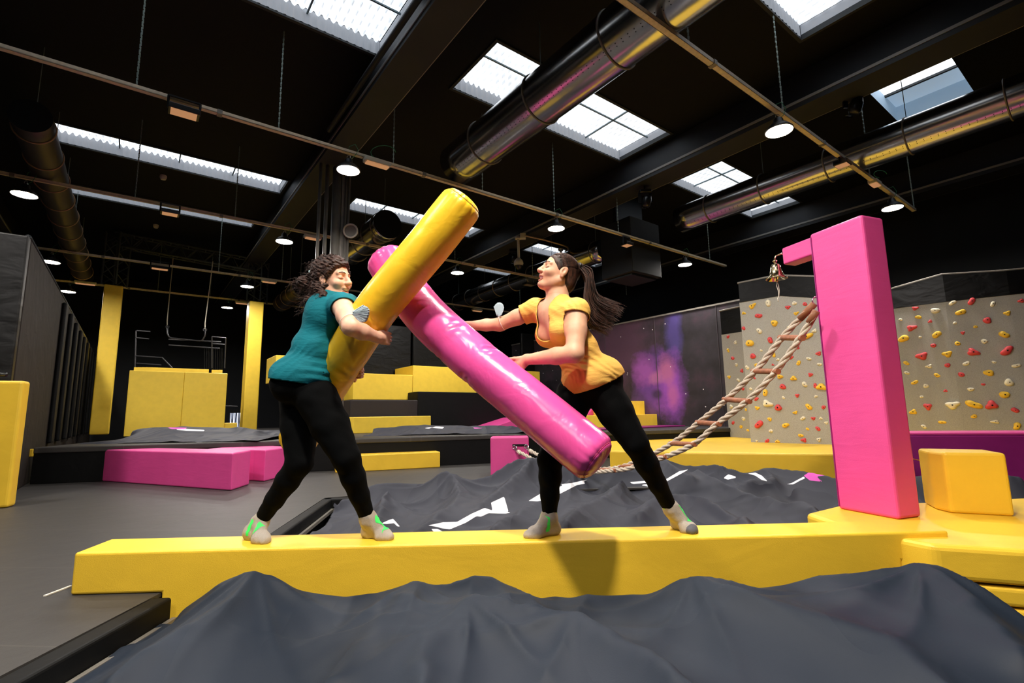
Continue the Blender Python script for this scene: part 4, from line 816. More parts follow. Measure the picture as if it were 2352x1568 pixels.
near = [[(420, 1392, 2.62), (520, 1322, 2.6), (590, 1300, 2.6), (640, 1315, 2.6), (700, 1345, 2.6), (800, 1366, 2.6), (870, 1355, 2.6), (920, 1340, 2.6), (965, 1322, 2.6), (1020, 1336, 2.6), (1070, 1325, 2.6), (1115, 1312, 2.6), (1140, 1318, 2.6), (1200, 1350, 2.6), (1240, 1366, 2.6), (1275, 1357, 2.6), (1310, 1366, 2.6), (1450, 1352, 2.6), (1490, 1354, 2.6), (1550, 1325, 2.6), (1590, 1313, 2.6), (1640, 1320, 2.6), (1680, 1330, 2.6), (1730, 1345, 2.6), (1800, 1335, 2.6), (1880, 1322, 2.6), (2000, 1305, 2.55), (2060, 1293, 2.5), (2110, 1287, 2.45), (2190, 1300, 2.4), (2260, 1345, 2.3), (2352, 1412, 2.2), (2450, 1480, 2.1)],
    [(1072, 1378, 2.25), (1150, 1388, 2.2), (1240, 1400, 2.15), (1320, 1398, 2.15), (1380, 1440, 2.), (1500, 1500, 1.8), (1590, 1568, 1.62)],
    [(1072, 1378, 2.25), (1020, 1440, 2.05), (975, 1463, 1.95), (960, 1568, 1.65)], [(965, 1322, 2.6), (900, 1400, 2.3), (820, 1480, 2.0), (760, 1560, 1.8)],
    [(590, 1300, 2.6), (520, 1370, 2.35), (400, 1450, 2.1), (250, 1550, 1.85)], [(1590, 1313, 2.6), (1650, 1345, 2.45), (1760, 1375, 2.3), (1930, 1415, 2.1), (2060, 1465, 1.95), (2180, 1568, 1.7)],
    [(2110, 1287, 2.45), (2200, 1350, 2.2), (2290, 1430, 2.0), (2352, 1500, 1.85)], [(2050, 1300, 2.5), (2000, 1365, 2.35), (1900, 1400, 2.2)], [(1115, 1312, 2.6), (1170, 1360, 2.4), (1190, 1410, 2.2)]]
def e_near(X, Y):
    e = (Y > 2.68) | (X < -1.66+(2.0-Y)*.04) | (Y < .2) | (X > 4.6); return e, np.where(Y > 2.68, -.2, np.where(X > 4.6, .2, -.10))
cover('pit_cover', 'dark grey cloth cover draped in peaks over the foam pit, nearest the viewer', -1.80, 4.7, -.6, 2.72, .0125, near, -.24, .010, e_near,
    [(590, 1300, 2.6, 11, .6, .012), (965, 1322, 2.6, 9, .5, .010), (1072, 1378, 2.25, 9, .45, .012), (1590, 1313, 2.6, 11, .5, .010), (1320, 1398, 2.15, 8, .4, .012), (2110, 1287, 2.45, 9, .6, .014)],
    lambda X, Y: (Y < 2.70-.12*np.clip(X-1.9, 0, .4)/.4*1.0-.55*np.clip(X-2.2, 0, 3)*.3) & (X > -1.74+.04*(2.-Y)), 'sheet', seed=3, amp=.010, blur=4)
far = [[(760, 1152, 5.55), (810, 1140, 5.8), (860, 1110, 6.0), (920, 1105, 6.0), (975, 1107, 6.0), (1038, 1090, 5.95), (1080, 1099, 6.), (1130, 1091, 6.1), (1180, 1065, 6.3), (1225, 1048, 6.4), (1290, 1060, 6.5), (1350, 1072, 6.5), (1420, 1078, 6.5), (1480, 1070, 6.6), (1530, 1052, 6.7), (1575, 1068, 6.7), (1615, 1068, 6.65), (1655, 1063, 6.6), (1695, 1081, 6.5), (1745, 1073, 6.5), (1780, 1071, 6.4), (1830, 1078, 6.3), (1865, 1085, 6.1), (1915, 1095, 5.9), (1990, 1100, 5.7), (2110, 1092, 5.5), (2140, 1085, 5.4), (2300, 1092, 5.1), (2352, 1096, 5.)],
    [(888, 1128, 5.3), (870, 1180, 4.6), (840, 1225, 4.0)], [(1038, 1090, 5.95), (1055, 1130, 5.3), (1045, 1150, 4.9), (1000, 1185, 4.4), (955, 1215, 4.0)],
    [(1225, 1048, 6.4), (1160, 1110, 5.5), (1110, 1150, 4.9), (1075, 1188, 4.4)], [(1310, 1100, 5.6), (1235, 1150, 4.8), (1200, 1165, 4.5), (1130, 1205, 3.95)], [(1430, 1098, 5.6), (1400, 1130, 5.), (1330, 1160, 4.5), (1300, 1190, 4.)],
    [(1470, 1170, 4.4), (1510, 1140, 4.75), (1566, 1132, 4.85), (1620, 1145, 4.7), (1700, 1185, 4.2), (1720, 1205, 3.8)], [(1600, 1075, 6.2), (1660, 1105, 5.6), (1740, 1140, 5.0), (1800, 1152, 4.6), (1850, 1150, 4.5), (1880, 1172, 4.2)],
    [(1530, 1052, 6.7), (1560, 1080, 6.1), (1590, 1092, 5.8)], [(1745, 1073, 6.5), (1780, 1095, 6.), (1700, 1112, 5.7)]]
def e_far(X, Y):
    e = (Y < 3.22) | (Y > 6.95) | (X < -1.72-np.clip(Y-4.8, 0, 3)*.22); return e, np.where(Y < 3.22, .10, np.where(Y > 6.95, -.25, -.10))
WP = [[(983, 1206), (1018, 1199), (1050, 1198), (1082, 1180), (1113, 1166), (1128, 1171), (1170, 1176), (1172, 1177), (1160, 1179), (1122, 1178), (1105, 1186), (1094, 1185), (1070, 1200), (1034, 1215), (1015, 1213), (1005, 1210)], [(1128, 1154), (1158, 1140), (1168, 1175), (1131, 1172)], [(990, 1214), (1005, 1214), (1018, 1221), (1030, 1220), (1032, 1225), (1000, 1225)],
    [(875, 1202), (895, 1193), (903, 1191), (920, 1210), (912, 1208), (905, 1201), (888, 1203)], [(1214, 1150), (1240, 1134), (1300, 1112), (1352, 1100), (1305, 1124), (1262, 1146), (1235, 1151)], [(1285, 1112), (1340, 1106), (1345, 1110), (1302, 1118)],
    [(1443, 1107), (1480, 1104), (1490, 1108), (1455, 1111)], [(1468, 1113), (1500, 1111), (1530, 1100), (1560, 1082), (1583, 1077), (1560, 1090), (1530, 1106), (1490, 1117)], [(1661, 1097), (1673, 1089), (1690, 1094), (1690, 1097), (1672, 1101), (1660, 1098), (1668, 1097)], [(1718, 1087), (1735, 1085), (1750, 1092), (1763, 1105), (1750, 1102), (1735, 1092)], [(1806, 1112), (1818, 1109), (1846, 1094), (1850, 1098), (1838, 1103), (1822, 1112)]]
PP = [[(1846, 1092), (1860, 1083), (1880, 1083), (1897, 1091), (1874, 1094), (1890, 1106), (1860, 1103)]]
cover('pit_cover', 'dark grey printed cloth cover draped in peaks over the foam pit behind the beam', -2.15, 6.2, 3.1, 7.05, .0135, far, -.24, .02, e_far,
    [(1038, 1090, 5.95, 9, .6, .02), (1225, 1048, 6.4, 9, .6, .025), (888, 1128, 5.3, 8, .5, .018), (1566, 1132, 4.85, 9, .5, .018), (1655, 1063, 6.6, 8, .5, .02), (1310, 1100, 5.6, 8, .5, .02)],
    lambda X, Y: (X > np.where(Y < 4.8, -1.76+.0*Y, -1.76-(Y-4.8)*.25)) & ~((X > 2.06) & (Y < np.interp(X, [2.06, 2.45, 3.2, 4.6, 7], [3.62, 3.90, 3.97, 4.17, 4.17]))) & (Y < 6.9), 'sheet_far', {'white_print': WP, 'pink_print': PP}, seed=5, amp=.034, blur=3)
# low covered mounds on the raised deck
def mound(cx0, cx1, y0, y1, prof_px, yy, label, prints=None, pink=None):
    P = [PY(a, b, yy) for a, b in prof_px]; xs = np.array([p[0] for p in P]); zs = np.array([p[2] for p in P])
    def e(X, Y): return (Y < y0+.05) | (Y > y1-.05) | (X < cx0+.04) | (X > cx1-.04), np.full(X.shape, ZP+.01)
    return cover('pit_cover', label, cx0, cx1, y0, y1, .03, [[(a, b, yy) for a, b in prof_px]], ZP+.05, .004, e, [], lambda X, Y: X > -99, 'sheet_far', {'white_print': prints or [], 'pink_print': pink or []}, seed=9, amp=.015, blur=2)
mound(PY(250, 1000, 9.)[0], PY(640, 1000, 9.)[0], 8.3, 11., [(270, 992), (300, 986), (330, 980), (400, 980), (430, 979), (500, 981), (550, 980), (600, 990), (630, 1004)], 9.6, 'low dark cover over the trampoline on the raised deck at left', [[(400, 986), (420, 984), (470, 987), (470, 990), (430, 989)]], [[(382, 981), (430, 982), (425, 985), (395, 985)]])
mound(PY(822, 1000, 9.5)[0], PY(1240, 1000, 9.8)[0], 9.75, 11.5, [(830, 988), (850, 982), (940, 977), (1000, 977), (1100, 977), (1180, 979), (1230, 990)], 10.6, 'low dark cover over the trampoline on the deck behind the pink baton', [[(970, 978), (985, 981), (975, 983), (985, 984), (1000, 979), (1020, 980), (1018, 984), (1000, 983)]], [[(1085, 981), (1115, 983), (1090, 984)]])
# ================================================================== people: distance fields turned into smooth meshes
def nrm(v): v = np.asarray(v, float); return v/np.linalg.norm(v)
class Field:
    def __init__(s): s.p = []
    def cone(s, a, b, r1, r2, k=.02, sub=False): s.p.append(('c', np.array(a, float), np.array(b, float), r1, r2, k, sub)); return s
    def ell(s, c, R, rad, k=.02, sub=False): s.p.append(('e', np.array(c, float), np.array(R, float), np.array(rad, float), 0, k, sub)); return s
    def plane(s, n, d, k=.004): s.p.append(('h', nrm(n), d, 0, 0, k, True)); return s   # keep n.p < d
    def bounds(s):
        lo, hi = [], []
        for q in s.p:
            if q[0] == 'c' and not q[6]: r = max(q[3], q[4]); lo.append(np.minimum(q[1], q[2])-r); hi.append(np.maximum(q[1], q[2])+r)
            if q[0] == 'e' and not q[6]: r = q[3].max(); lo.append(q[1]-r); hi.append(q[1]+r)
        return np.min(lo, 0), np.max(hi, 0)
    def at(s, P):
        D = np.full(len(P), .3)
        for q in s.p:
            k = q[5]
            if q[0] == 'c': a, b = q[1], q[2]; d = b-a; tt = np.clip((P-a) @ d/max(d @ d, 1e-9), 0, 1); v = np.linalg.norm(P-a-tt[:, None]*d, axis=1)-(q[3]+(q[4]-q[3])*tt)
            elif q[0] == 'e': u = (P-q[1]) @ q[2]; k0 = np.linalg.norm(u/q[3], axis=1); k1 = np.linalg.norm(u/q[3]**2, axis=1)+1e-9; v = k0*(k0-1)/k1
            else: v = P @ q[1]-q[2]
            if q[6]:
                if q[0] != 'h': v = -v
                hh = np.clip(.5-.5*(D-v)/k, 0, 1); D = D*(1-hh)+v*hh+k*hh*(1-hh)
            else: hh = np.clip(.5+.5*(D-v)/k, 0, 1); D = D*(1-hh)+v*hh-k*hh*(1-hh)
        return D
    def grid(s, lo, hi, h, disp=None, off=0.):
        n = np.ceil((hi-lo)/h).astype(int)+1; ax = [lo[i]+h*np.arange(n[i]) for i in range(3)]; D = np.full(n, .3, np.float32)
        for q in s.p:
            t, k, sub = q[0], q[5], q[6]; m = .07 if k <= .03 else .12
            if t == 'c': l, g = np.minimum(q[1], q[2])-max(q[3], q[4])-m, np.maximum(q[1], q[2])+max(q[3], q[4])+m
            elif t == 'e': l, g = q[1]-q[3].max()-m, q[1]+q[3].max()+m
            else: l, g = lo, hi
            i0 = [max(0, int((l[i]-lo[i])/h)) for i in range(3)]; i1 = [min(n[i], int((g[i]-lo[i])/h)+2) for i in range(3)]
            if any(b <= a for a, b in zip(i0, i1)): continue
            X = ax[0][i0[0]:i1[0], None, None]; Y = ax[1][None, i0[1]:i1[1], None]; Z = ax[2][None, None, i0[2]:i1[2]]; sl = tuple(slice(a, b) for a, b in zip(i0, i1))
            if t == 'c':
                a, b = q[1], q[2]; d = b-a; L2 = max(d @ d, 1e-9); tt = np.clip(((X-a[0])*d[0]+(Y-a[1])*d[1]+(Z-a[2])*d[2])/L2, 0, 1)
                v = np.sqrt((X-a[0]-tt*d[0])**2+(Y-a[1]-tt*d[1])**2+(Z-a[2]-tt*d[2])**2)-(q[3]+(q[4]-q[3])*tt)
            elif t == 'e':
                c, R, r = q[1], q[2], q[3]; k0 = 0; k1 = 0
                for i in range(3):
                    u = (X-c[0])*R[0, i]+(Y-c[1])*R[1, i]+(Z-c[2])*R[2, i]; k0 = k0+(u/r[i])**2; k1 = k1+(u/r[i]**2)**2
                k0 = np.sqrt(k0); k1 = np.sqrt(k1)+1e-9; v = k0*(k0-1)/k1
            else: v = X*q[1][0]+Y*q[1][1]+Z*q[1][2]-q[2]
            v = v.astype(np.float32); c_ = D[sl]
            if sub:
                if t != 'h': v = -v
                hh = np.clip(.5-.5*(c_-v)/k, 0, 1); D[sl] = (c_*(1-hh)+v*hh)+k*hh*(1-hh)
            else: hh = np.clip(.5+.5*(c_-v)/k, 0, 1); D[sl] = (c_*(1-hh)+v*hh)-k*hh*(1-hh)
        D -= off
        if disp is not None: D += disp(ax[0][:, None, None], ax[1][None, :, None], ax[2][None, None, :]).astype(np.float32)
        return D
def nets(D, lo, h):
    s = D < 0; n = np.array(D.shape)-1
    C = [s[i:n[0]+i, j:n[1]+j, k:n[2]+k] for i in (0, 1) for j in (0, 1) for k in (0, 1)]
    al = C[0].copy(); an = C[0].copy()
    for c in C[1:]: al &= c; an |= c
    mk_ = an & ~al; cells = np.argwhere(mk_); idx = -np.ones(mk_.shape, int); idx[mk_] = np.arange(len(cells)); P = np.zeros((len(cells), 3)); cnt = np.zeros(len(cells))
    cor = [(i, j, k) for i in (0, 1) for j in (0, 1) for k in (0, 1)]
    for a in range(8):
        for b in range(a+1, 8):
            ca, cb = np.array(cor[a]), np.array(cor[b])
            if abs(ca-cb).sum() != 1: continue
            va = D[tuple((cells+ca).T)]; vb = D[tuple((cells+cb).T)]; m = (va < 0) != (vb < 0); t = np.where(m, va/(va-vb+1e-12), 0)
            P += np.where(m[:, None], ca+(cb-ca)*t[:, None], 0); cnt += m
    V = lo+(cells+P/np.maximum(cnt, 1)[:, None])*h; F = []
    for ax in range(3):
        o = [1, 2] if ax == 0 else ([2, 0] if ax == 1 else [0, 1]); sh = [slice(None)]*3; sh2 = [slice(None)]*3; sh[ax] = slice(0, -1); sh2[ax] = slice(1, None)
        A_, B_ = s[tuple(sh)], s[tuple(sh2)]; e = np.argwhere(A_ != B_); e = e[(e[:, o[0]] > 0) & (e[:, o[1]] > 0) & (e[:, o[0]] < n[o[0]]) & (e[:, o[1]] < n[o[1]])]
        q = []
        for du, dv in ((-1, -1), (0, -1), (0, 0), (-1, 0)):
            c = e.copy(); c[:, o[0]] += du; c[:, o[1]] += dv; q.append(idx[tuple(c.T)])
        q = np.stack(q, 1); inside = A_[tuple(e.T)]; q[~inside] = q[~inside][:, ::-1]; F.append(q[(q >= 0).all(1)])
    return V, np.concatenate(F)
def solid(fld, h, disp=None, off=0., box=None, pad=.03):
    lo, hi = box if box is not None else fld.bounds(); lo = np.array(lo, float)-(pad if box is None else 0); hi = np.array(hi, float)+(pad if box is None else 0)
    return nets(fld.grid(lo, hi, h, disp, off), lo, h)
def putmesh(name, parts, m, parent, recenter=None):
    v = []; f = []; o = 0
    for V, F in parts: v.append(V); f.append(F+o); o += len(V)
    return link(name, np.concatenate(v), np.concatenate(f).tolist(), m, parent, smooth=True)
def wavy(seed, n, amp, wl, dirs=None, z=(None, None)):
    r = np.random.default_rng(seed); K = [(nrm(r.normal(size=3) if dirs is None else np.array(dirs[i % len(dirs)])+r.normal(size=3)*.18)*2*PI/(wl*r.uniform(.7, 1.4)), r.uniform(0, 6.28), r.uniform(.5, 1)) for i in range(n)]
    def f(X, Y, Z):
        s = 0
        for k, p, a in K: s = s+a*np.sin(k[0]*X+k[1]*Y+k[2]*Z+p)
        s = s*amp/n**.5
        return s
    return f
def frame(f, up=(0, 0, 1), roll=0):
    f = nrm(f); l = nrm(np.cross(up, f)); u = np.cross(f, l)
    if roll: l, u = l*math.cos(roll)+u*math.sin(roll), u*math.cos(roll)-l*math.sin(roll)
    return np.stack([f, l, u], 1)
I3 = np.eye(3)
def skin_mat(name, c):
    t = NT(name); nz = t.n('ShaderNodeTexNoise'); nz.inputs['Scale'].default_value = 30; nz.inputs['Detail'].default_value = 5; t.l(t.coord(), nz.inputs['Vector']); b = lin(c)
    t.l(t.ramp(nz.outputs[0], [(.3, tuple(v*.93 for v in b)), (.7, tuple(min(1, v*1.06) for v in b))]), t.b.inputs['Base Color']); t.b.inputs['Roughness'].default_value = .56
    t.b.inputs['Subsurface Weight'].default_value = .12; t.b.inputs['Subsurface Radius'].default_value = (.02, .008, .004); t.b.inputs['Subsurface Scale'].default_value = .5
    n2 = t.n('ShaderNodeTexNoise'); n2.inputs['Scale'].default_value = 350; t.l(t.coord(), n2.inputs['Vector']); t.bump(n2.outputs[0], .15, .001); return t.m
def cloth_mat(name, c, rough=.8, w=.4, ws=(14, 14, 40)): return mat(name, c, rough, noise=.06, nscale=6, wrinkle=w*.45, wscale=ws, bump=.12, bscale=500, spec=.2)
def hair_mat(name, c, c2, scale=(60, 60, 8)):
    t = NT(name); nz = t.n('ShaderNodeTexNoise'); nz.inputs['Scale'].default_value = 1; nz.inputs['Detail'].default_value = 4; nz.inputs['Distortion'].default_value = 1.2; t.l(t.coord(scale=scale), nz.inputs['Vector'])
    t.l(t.ramp(nz.outputs[0], [(.35, lin(c)), (.7, lin(c2))]), t.b.inputs['Base Color']); t.b.inputs['Roughness'].default_value = .55; t.b.inputs['Specular IOR Level'].default_value = .3; t.bump(nz.outputs[0], .6, .004); return t.m
M['skin_a'] = skin_mat('skin_left_woman', 'e2b097'); M['skin_b'] = skin_mat('skin_right_woman', 'dca88a'); M['lips'] = mat('lips', 'c4796b', .45); M['teeth'] = mat('teeth', 'f3ece2', .3); M['brow'] = mat('brow_hair', '2a1a14', .7)
M['teal'] = cloth_mat('teal_jersey', '0c6a78'); M['mustard'] = cloth_mat('mustard_jersey', 'edbb5e'); M['legging'] = mat('black_legging', '040506', .85, bump=.3, bscale=400, spec=.08)
M['hair_a'] = hair_mat('dark_curly_hair', '1e1412', '4a3128', (45, 45, 45)); M['hair_b'] = hair_mat('dark_brown_hair', '1a110d', '54362a', (50, 50, 14)); M['mask_blue'] = mat('mask_blue', 'c4dcec', .7, noise=.05, wrinkle=.2, wscale=(30, 30, 30)); M['mask_white'] = mat('mask_white', '8fa0aa', .7); M['sock_green'] = mat('neon_green_knit', '3ff26a', .7); M['sock_trim'] = mat('lime_trim_knit', 'a8e040', .8)
M['sock'] = mat('grey_knit_sock', 'aaa297', .9, noise=.08, nscale=300, bump=.5, bscale=300); M['hairtie'] = mat('hair_tie', '9fb4ba', .6); M['toe'] = mat('dark_grey_knit', '5a5a60', .9)
def head_field(F, O, R, s=1., smile=.0):
    g = lambda x, y, z: O+R @ (np.array([x, y, z])*s)
    F.ell(g(-.014, 0, .035), R, np.array([.100, .077, .092])*s, .02); F.ell(g(.03, 0, -.03), R, np.array([.066, .060, .078])*s, .025)
    for e in (-1, 1):
        F.cone(g(-.005, e*.052, -.045), g(.064, e*.016, -.092), .022*s, .020*s, .02); F.ell(g(.064, e*.037, -.021), R, np.array([.029, .027, .024])*s, .016)
        F.ell(g(.094, e*.034, .016), R, np.array([.022, .020, .014])*s, .014, True); F.ell(g(.072, e*.033, .010), R, np.array([.016, .017, .013])*s, .006)
        F.cone(g(.083, e*.012, .034), g(.072, e*.045, .032), .010*s, .008*s, .014)
        F.ell(g(.103, e*.0135, -.020), R, np.array([.012, .0085, .008])*s, .006); F.ell(g(.106, e*.008, -.0285), R, np.array([.006, .0035, .004])*s, .003, True)
        Re = R @ np.array([[.93, 0, .36*-1], [0, 1, 0], [.36, 0, .93]])
        F.ell(g(-.006, e*.078, .0), Re, np.array([.020, .009, .034])*s, .006); F.ell(g(-.001, e*.088, .004), Re, np.array([.010, .008, .019])*s, .005, True); F.cone(g(-.002, e*.076, -.03), g(-.001, e*.076, -.026), .009*s, .008*s, .006)
    F.cone(g(.084, 0, .026), g(.112, 0, -.014), .0085*s, .0115*s, .012); F.ell(g(.113, 0, -.017), R, np.array([.0115, .012, .010])*s, .006)
    F.ell(g(.080, 0, -.092), R, np.array([.019, .020, .017])*s, .018); F.ell(g(.086, 0, -.044), R, np.array([.016, .026, .012])*s, .010)
    F.ell(g(.0925, 0, -.046), R, np.array([.009, .024, .006])*s, .005); F.ell(g(.086, 0, -.072), R, np.array([.010, .019, .007])*s, .006)
    F.ell(g(.099, 0, -.057), R, np.array([.022, .026, .0095])*s, .004, True)
    return g
def face_details(parent, O, R, s, M_skin):
    g = lambda x, y, z: O+R @ (np.array([x, y, z])*s); b = MB(); l = MB()
    for e in (-1, 1):
        l.tube([g(.0865, e*.019, .0065), g(.0895, e*.026, .0035), g(.0885, e*.035, .002), g(.084, e*.044, .004), g(.078, e*.051, .0075)], [.0006, .0015, .0017, .0015, .0006], 6)
        b.tube([g(.0935, e*.012, .034), g(.0945, e*.022, .0385), g(.0895, e*.034, .0405), g(.080, e*.046, .037), g(.072, e*.052, .032)], [.0018, .0028, .0026, .002, .0008], 6)
    mk('eyelashes', l, 'brow', parent, smooth=True); mk('eyebrows', b, 'brow', parent, smooth=True)
    u = MB(); u.tube([g(.074, .030, -.0465), g(.0915, .017, -.0465), g(.1005, .005, -.0435), g(.101, 0, -.045), g(.1005, -.005, -.0435), g(.0915, -.017, -.0465), g(.074, -.030, -.0465)], [.001, .0032, .004, .0036, .004, .0032, .001], 8)
    u.tube([g(.074, .030, -.0470), g(.0885, .019, -.0645), g(.0955, .007, -.0725), g(.0955, -.007, -.0725), g(.0885, -.019, -.0645), g(.074, -.030, -.0470)], [.001, .0038, .005, .005, .0038, .001], 8); mk('lips', u, 'lips', parent, smooth=True)
    th = MB(); k = 9; pts = [(math.sin((i/(k-1)-.5)*2.0)*.027, .0955-.0170*((i/(k-1)-.5)*2)**2) for i in range(k)]
    v = [g(x, y, z) for y, x in pts for z in (-.0470, -.0585)]+[g(x-.008, y*.85, z) for y, x in pts for z in (-.0470, -.0585)]; f = [(2*i, 2*i+1, 2*i+3, 2*i+2) for i in range(k-1)]+[(2*k+2*i, 2*k+2*i+2, 2*k+2*i+3, 2*k+2*i+1) for i in range(k-1)]+[(2*i, 2*i+2, 2*k+2*i+2, 2*k+2*i) for i in range(k-1)]+[(2*i+1, 2*k+2*i+1, 2*k+2*i+3, 2*i+3) for i in range(k-1)]
    th.add(v, f); mk('teeth', th, 'teeth', parent, smooth=True)
def hand(F, w, d, pn, side, curl=(.5, .7, .5), spread=.0, s=1., thumb=(.5, .75, .35)):
    d = nrm(d); pn = nrm(np.array(pn)-d*(np.array(pn) @ d)); lat = np.cross(pn, d)*side; R = np.stack([d, lat, pn], 1); w = np.array(w, float)
    F.ell(w+d*.048*s, R, np.array([.050, .040, .016])*s, .016); F.cone(w-d*.01, w+d*.03*s, .024*s, .022*s, .02); tips = []
    for i in range(4):
        b = w+d*(.084-(.006 if i in (0, 3) else 0))*s+lat*(.030-.0198*i)*s; L = (.070, .078, .073, .056)[i]*s; a = 0; p = b; dd = nrm(d+lat*(1.5-i)*spread); r = .0088*s
        F.cone(w+d*.04*s+lat*(.022-.014*i)*s, b, .010*s, .0095*s, .008)
        for j, (fr, c) in enumerate(zip((.45, .30, .25), curl)):
            a += c; dr = dd*math.cos(a)+pn*math.sin(a); q = p+dr*L*fr; F.cone(p, q, r, r*.93, .004); p = q; r *= .93
        tips.append((p, dr, r))
    tb = w+d*.022*s+lat*.026*s+pn*.006; td = nrm(d*thumb[0]+lat*thumb[1]+pn*thumb[2]); t2 = tb+td*.036*s; td2 = nrm(td+pn*.35+d*.25); t3 = t2+td2*.028*s
    F.cone(tb, t2, .013*s, .0105*s, .012); F.cone(t2, t3, .0102*s, .0085*s, .005); tips.append((t3, td2, .0085*s)); return tips
def foot(F, ank, heel, toe, s=1.14):
    """heel, toe: points on the ground"""
    ank, heel, toe = [np.array(q, float) for q in (ank, heel, toe)]; d = nrm(toe-heel); L = np.linalg.norm(toe-heel); up = np.array([0, 0, 1.]); sd = np.cross(d, up)
    F.cone(heel+d*.03+up*.030, heel+d*.05+up*.034, .029*s, .030*s, .02); F.cone(ank, heel+d*.05+up*.045, .036*s, .034*s, .025); F.cone(ank+d*.01, heel+d*L*.62+up*.030, .032*s, .026*s, .03)
    F.cone(heel+d*L*.68+sd*.020+up*.022, heel+d*L*.70-sd*.020+up*.020, .023*s, .021*s, .02); F.cone(heel+d*.04+up*.024, heel+d*L*.66-sd*.012+up*.019, .024*s, .020*s, .02)
    F.cone(heel+d*L*.72+sd*.014+up*.018, toe-d*.020+sd*.010+up*.015, .022*s, .016*s, .03); F.cone(heel+d*L*.72-sd*.016+up*.016, toe-d*.030-sd*.012+up*.014, .020*s, .014*s, .03)
def leg(F, h, k, a, r, kk=.03):
    h, k, a = [np.array(q, float) for q in (h, k, a)]; F.cone(h, h+(k-h)*.45, r[0], (r[0]+r[1])*.54, kk); F.cone(h+(k-h)*.45, k, (r[0]+r[1])*.54, r[1], .02); F.cone(k, k+(a-k)*.3, r[1]*.92, r[2], .02); F.cone(k+(a-k)*.3, k+(a-k)*.62, r[2], r[2]*.78, .02); F.cone(k+(a-k)*.6, a, r[2]*.80, r[3], .02)
def sock(parent, ank, heel, toe, shin_dir, legtop, green, dark_toe=False):
    F = Field(); foot(F, ank, heel, toe); sdv = nrm(np.array(legtop)-np.array(ank)); top = np.array(ank)+sdv*.045; F.cone(ank, top, .0365, .036, .02); F.plane(sdv, top @ sdv-.004); F.plane((0, 0, -1), -ZB-.001)
    lo, hi = F.bounds(); V, Fc = solid(F, .004, off=.004, disp=wavy(3, 8, .0012, .03)); o = putmesh('sock', [(V, Fc)], M['sock'], parent)
    # cuff trim and green print sit on the sock
    T = Field(); T.cone(ank, top, .0395, .039, .02); T.plane(sdv, top @ sdv-.010); T.plane(-sdv, -(top @ sdv)+.022); putmesh('trim', [solid(T, .004, off=.0045)], M['sock_trim'], o)
    g = Field(); foot(g, ank, heel, toe); d = nrm(np.array(toe)-np.array(heel)); sd = np.cross(d, (0, 0, 1)); L = np.linalg.norm(np.array(toe)-np.array(heel)); c = np.array(heel)+d*L*.52
    V, Fc = solid(g, .004, off=.0056, disp=wavy(3, 8, .0012, .03)); ctr = V[Fc].mean(1); x = (ctr-np.array(heel)) @ d/L; y = (ctr-c) @ sd; z = ctr[:, 2]-ZB; keep = np.zeros(len(Fc), bool)
    for (x0, x1, y0, y1) in green: keep |= (x > x0) & (x < x1) & (y > y0+.02*np.sin(x*25)) & (y < y1+.02*np.sin(x*25)) & (z > .028)
    if keep.any(): putmesh('green_print', [(V, Fc[keep])], M['sock_green'], o)
    if dark_toe: k2 = (x > .86) & (z > .004); putmesh('toe_cap', [(V, Fc[k2])], M['toe'], o)
def person_body(name_parent, F, boxes, skin, h=.0075, hb=.0032):
    """one skin mesh: coarse everywhere, fine inside the boxes"""
    def inside(X, Y, Z):
        r = 0
        for lo, hi in boxes:
            d = np.minimum(np.minimum(np.minimum(X-lo[0], hi[0]-X), np.minimum(Y-lo[1], hi[1]-Y)), np.minimum(Z-lo[2], hi[2]-Z)); r = r+.0035*np.clip(d/.012, 0, 1)
        return r
    V, Fc = solid(F, h, disp=inside); ctr = V[Fc].mean(1); keep = np.ones(len(Fc), bool); parts = []
    for lo, hi in boxes:
        lo, hi = np.array(lo), np.array(hi); keep &= ~((ctr > lo+.022) & (ctr < hi-.022)).all(1); v2, f2 = solid(F, hb, off=.0002, box=(lo-h, hi+h)); c2 = v2[f2].mean(1); k2 = ((c2 > lo) & (c2 < hi)).all(1); parts.append((v2, f2[k2]))
    return putmesh('body', [(V, Fc[keep])]+parts, skin, name_parent)
# ------------------------------------------------------------------ LEFT WOMAN, teal shirt
J = lambda a, b, y: PY(a, b, y)
root = thing('person', 'woman in a teal T-shirt and black leggings hugging the yellow baton on the beam', 'person', (-1.2, 2.95, ZB))
hr, kr, ar = J(690, 915, 3.0), J(688, 1062, 2.93), J(597, 1198, 3.02); hf, kf, af = J(728, 915, 2.88), J(796, 1052, 2.84), J(845, 1192, 2.975)
toe_r, heel_r = np.array([-1.375, 2.895, ZB]), np.array([-1.56, 3.04, ZB]); toe_f, heel_f = np.array([-.69, 2.935, ZB]), np.array([-.88, 3.03, ZB])
pel, wst, rib, nk = J(700, 872, 2.94), J(722, 800, 2.94), J(748, 725, 2.94), J(764, 678, 2.95); sR, sL = J(785, 701, 2.81), J(800, 702, 3.09); eR, wR = J(806, 752, 2.62), J(866, 774, 2.775); eL, wL = J(800, 780, 3.27), J(818, 843, 3.13)
fT = nrm([.97, .22, 0]); tT = nrm(rib-pel); RT = frame(fT, tT); RT[:, 2] = tT; RT[:, 1] = nrm(np.cross(tT, fT)); RT[:, 0] = np.cross(RT[:, 1], tT)
hO = J(764, 645, 2.93); yw = math.radians(19); RH = frame([math.cos(yw), -math.sin(yw), -.06], roll=math.radians(5)); sc = 1.09
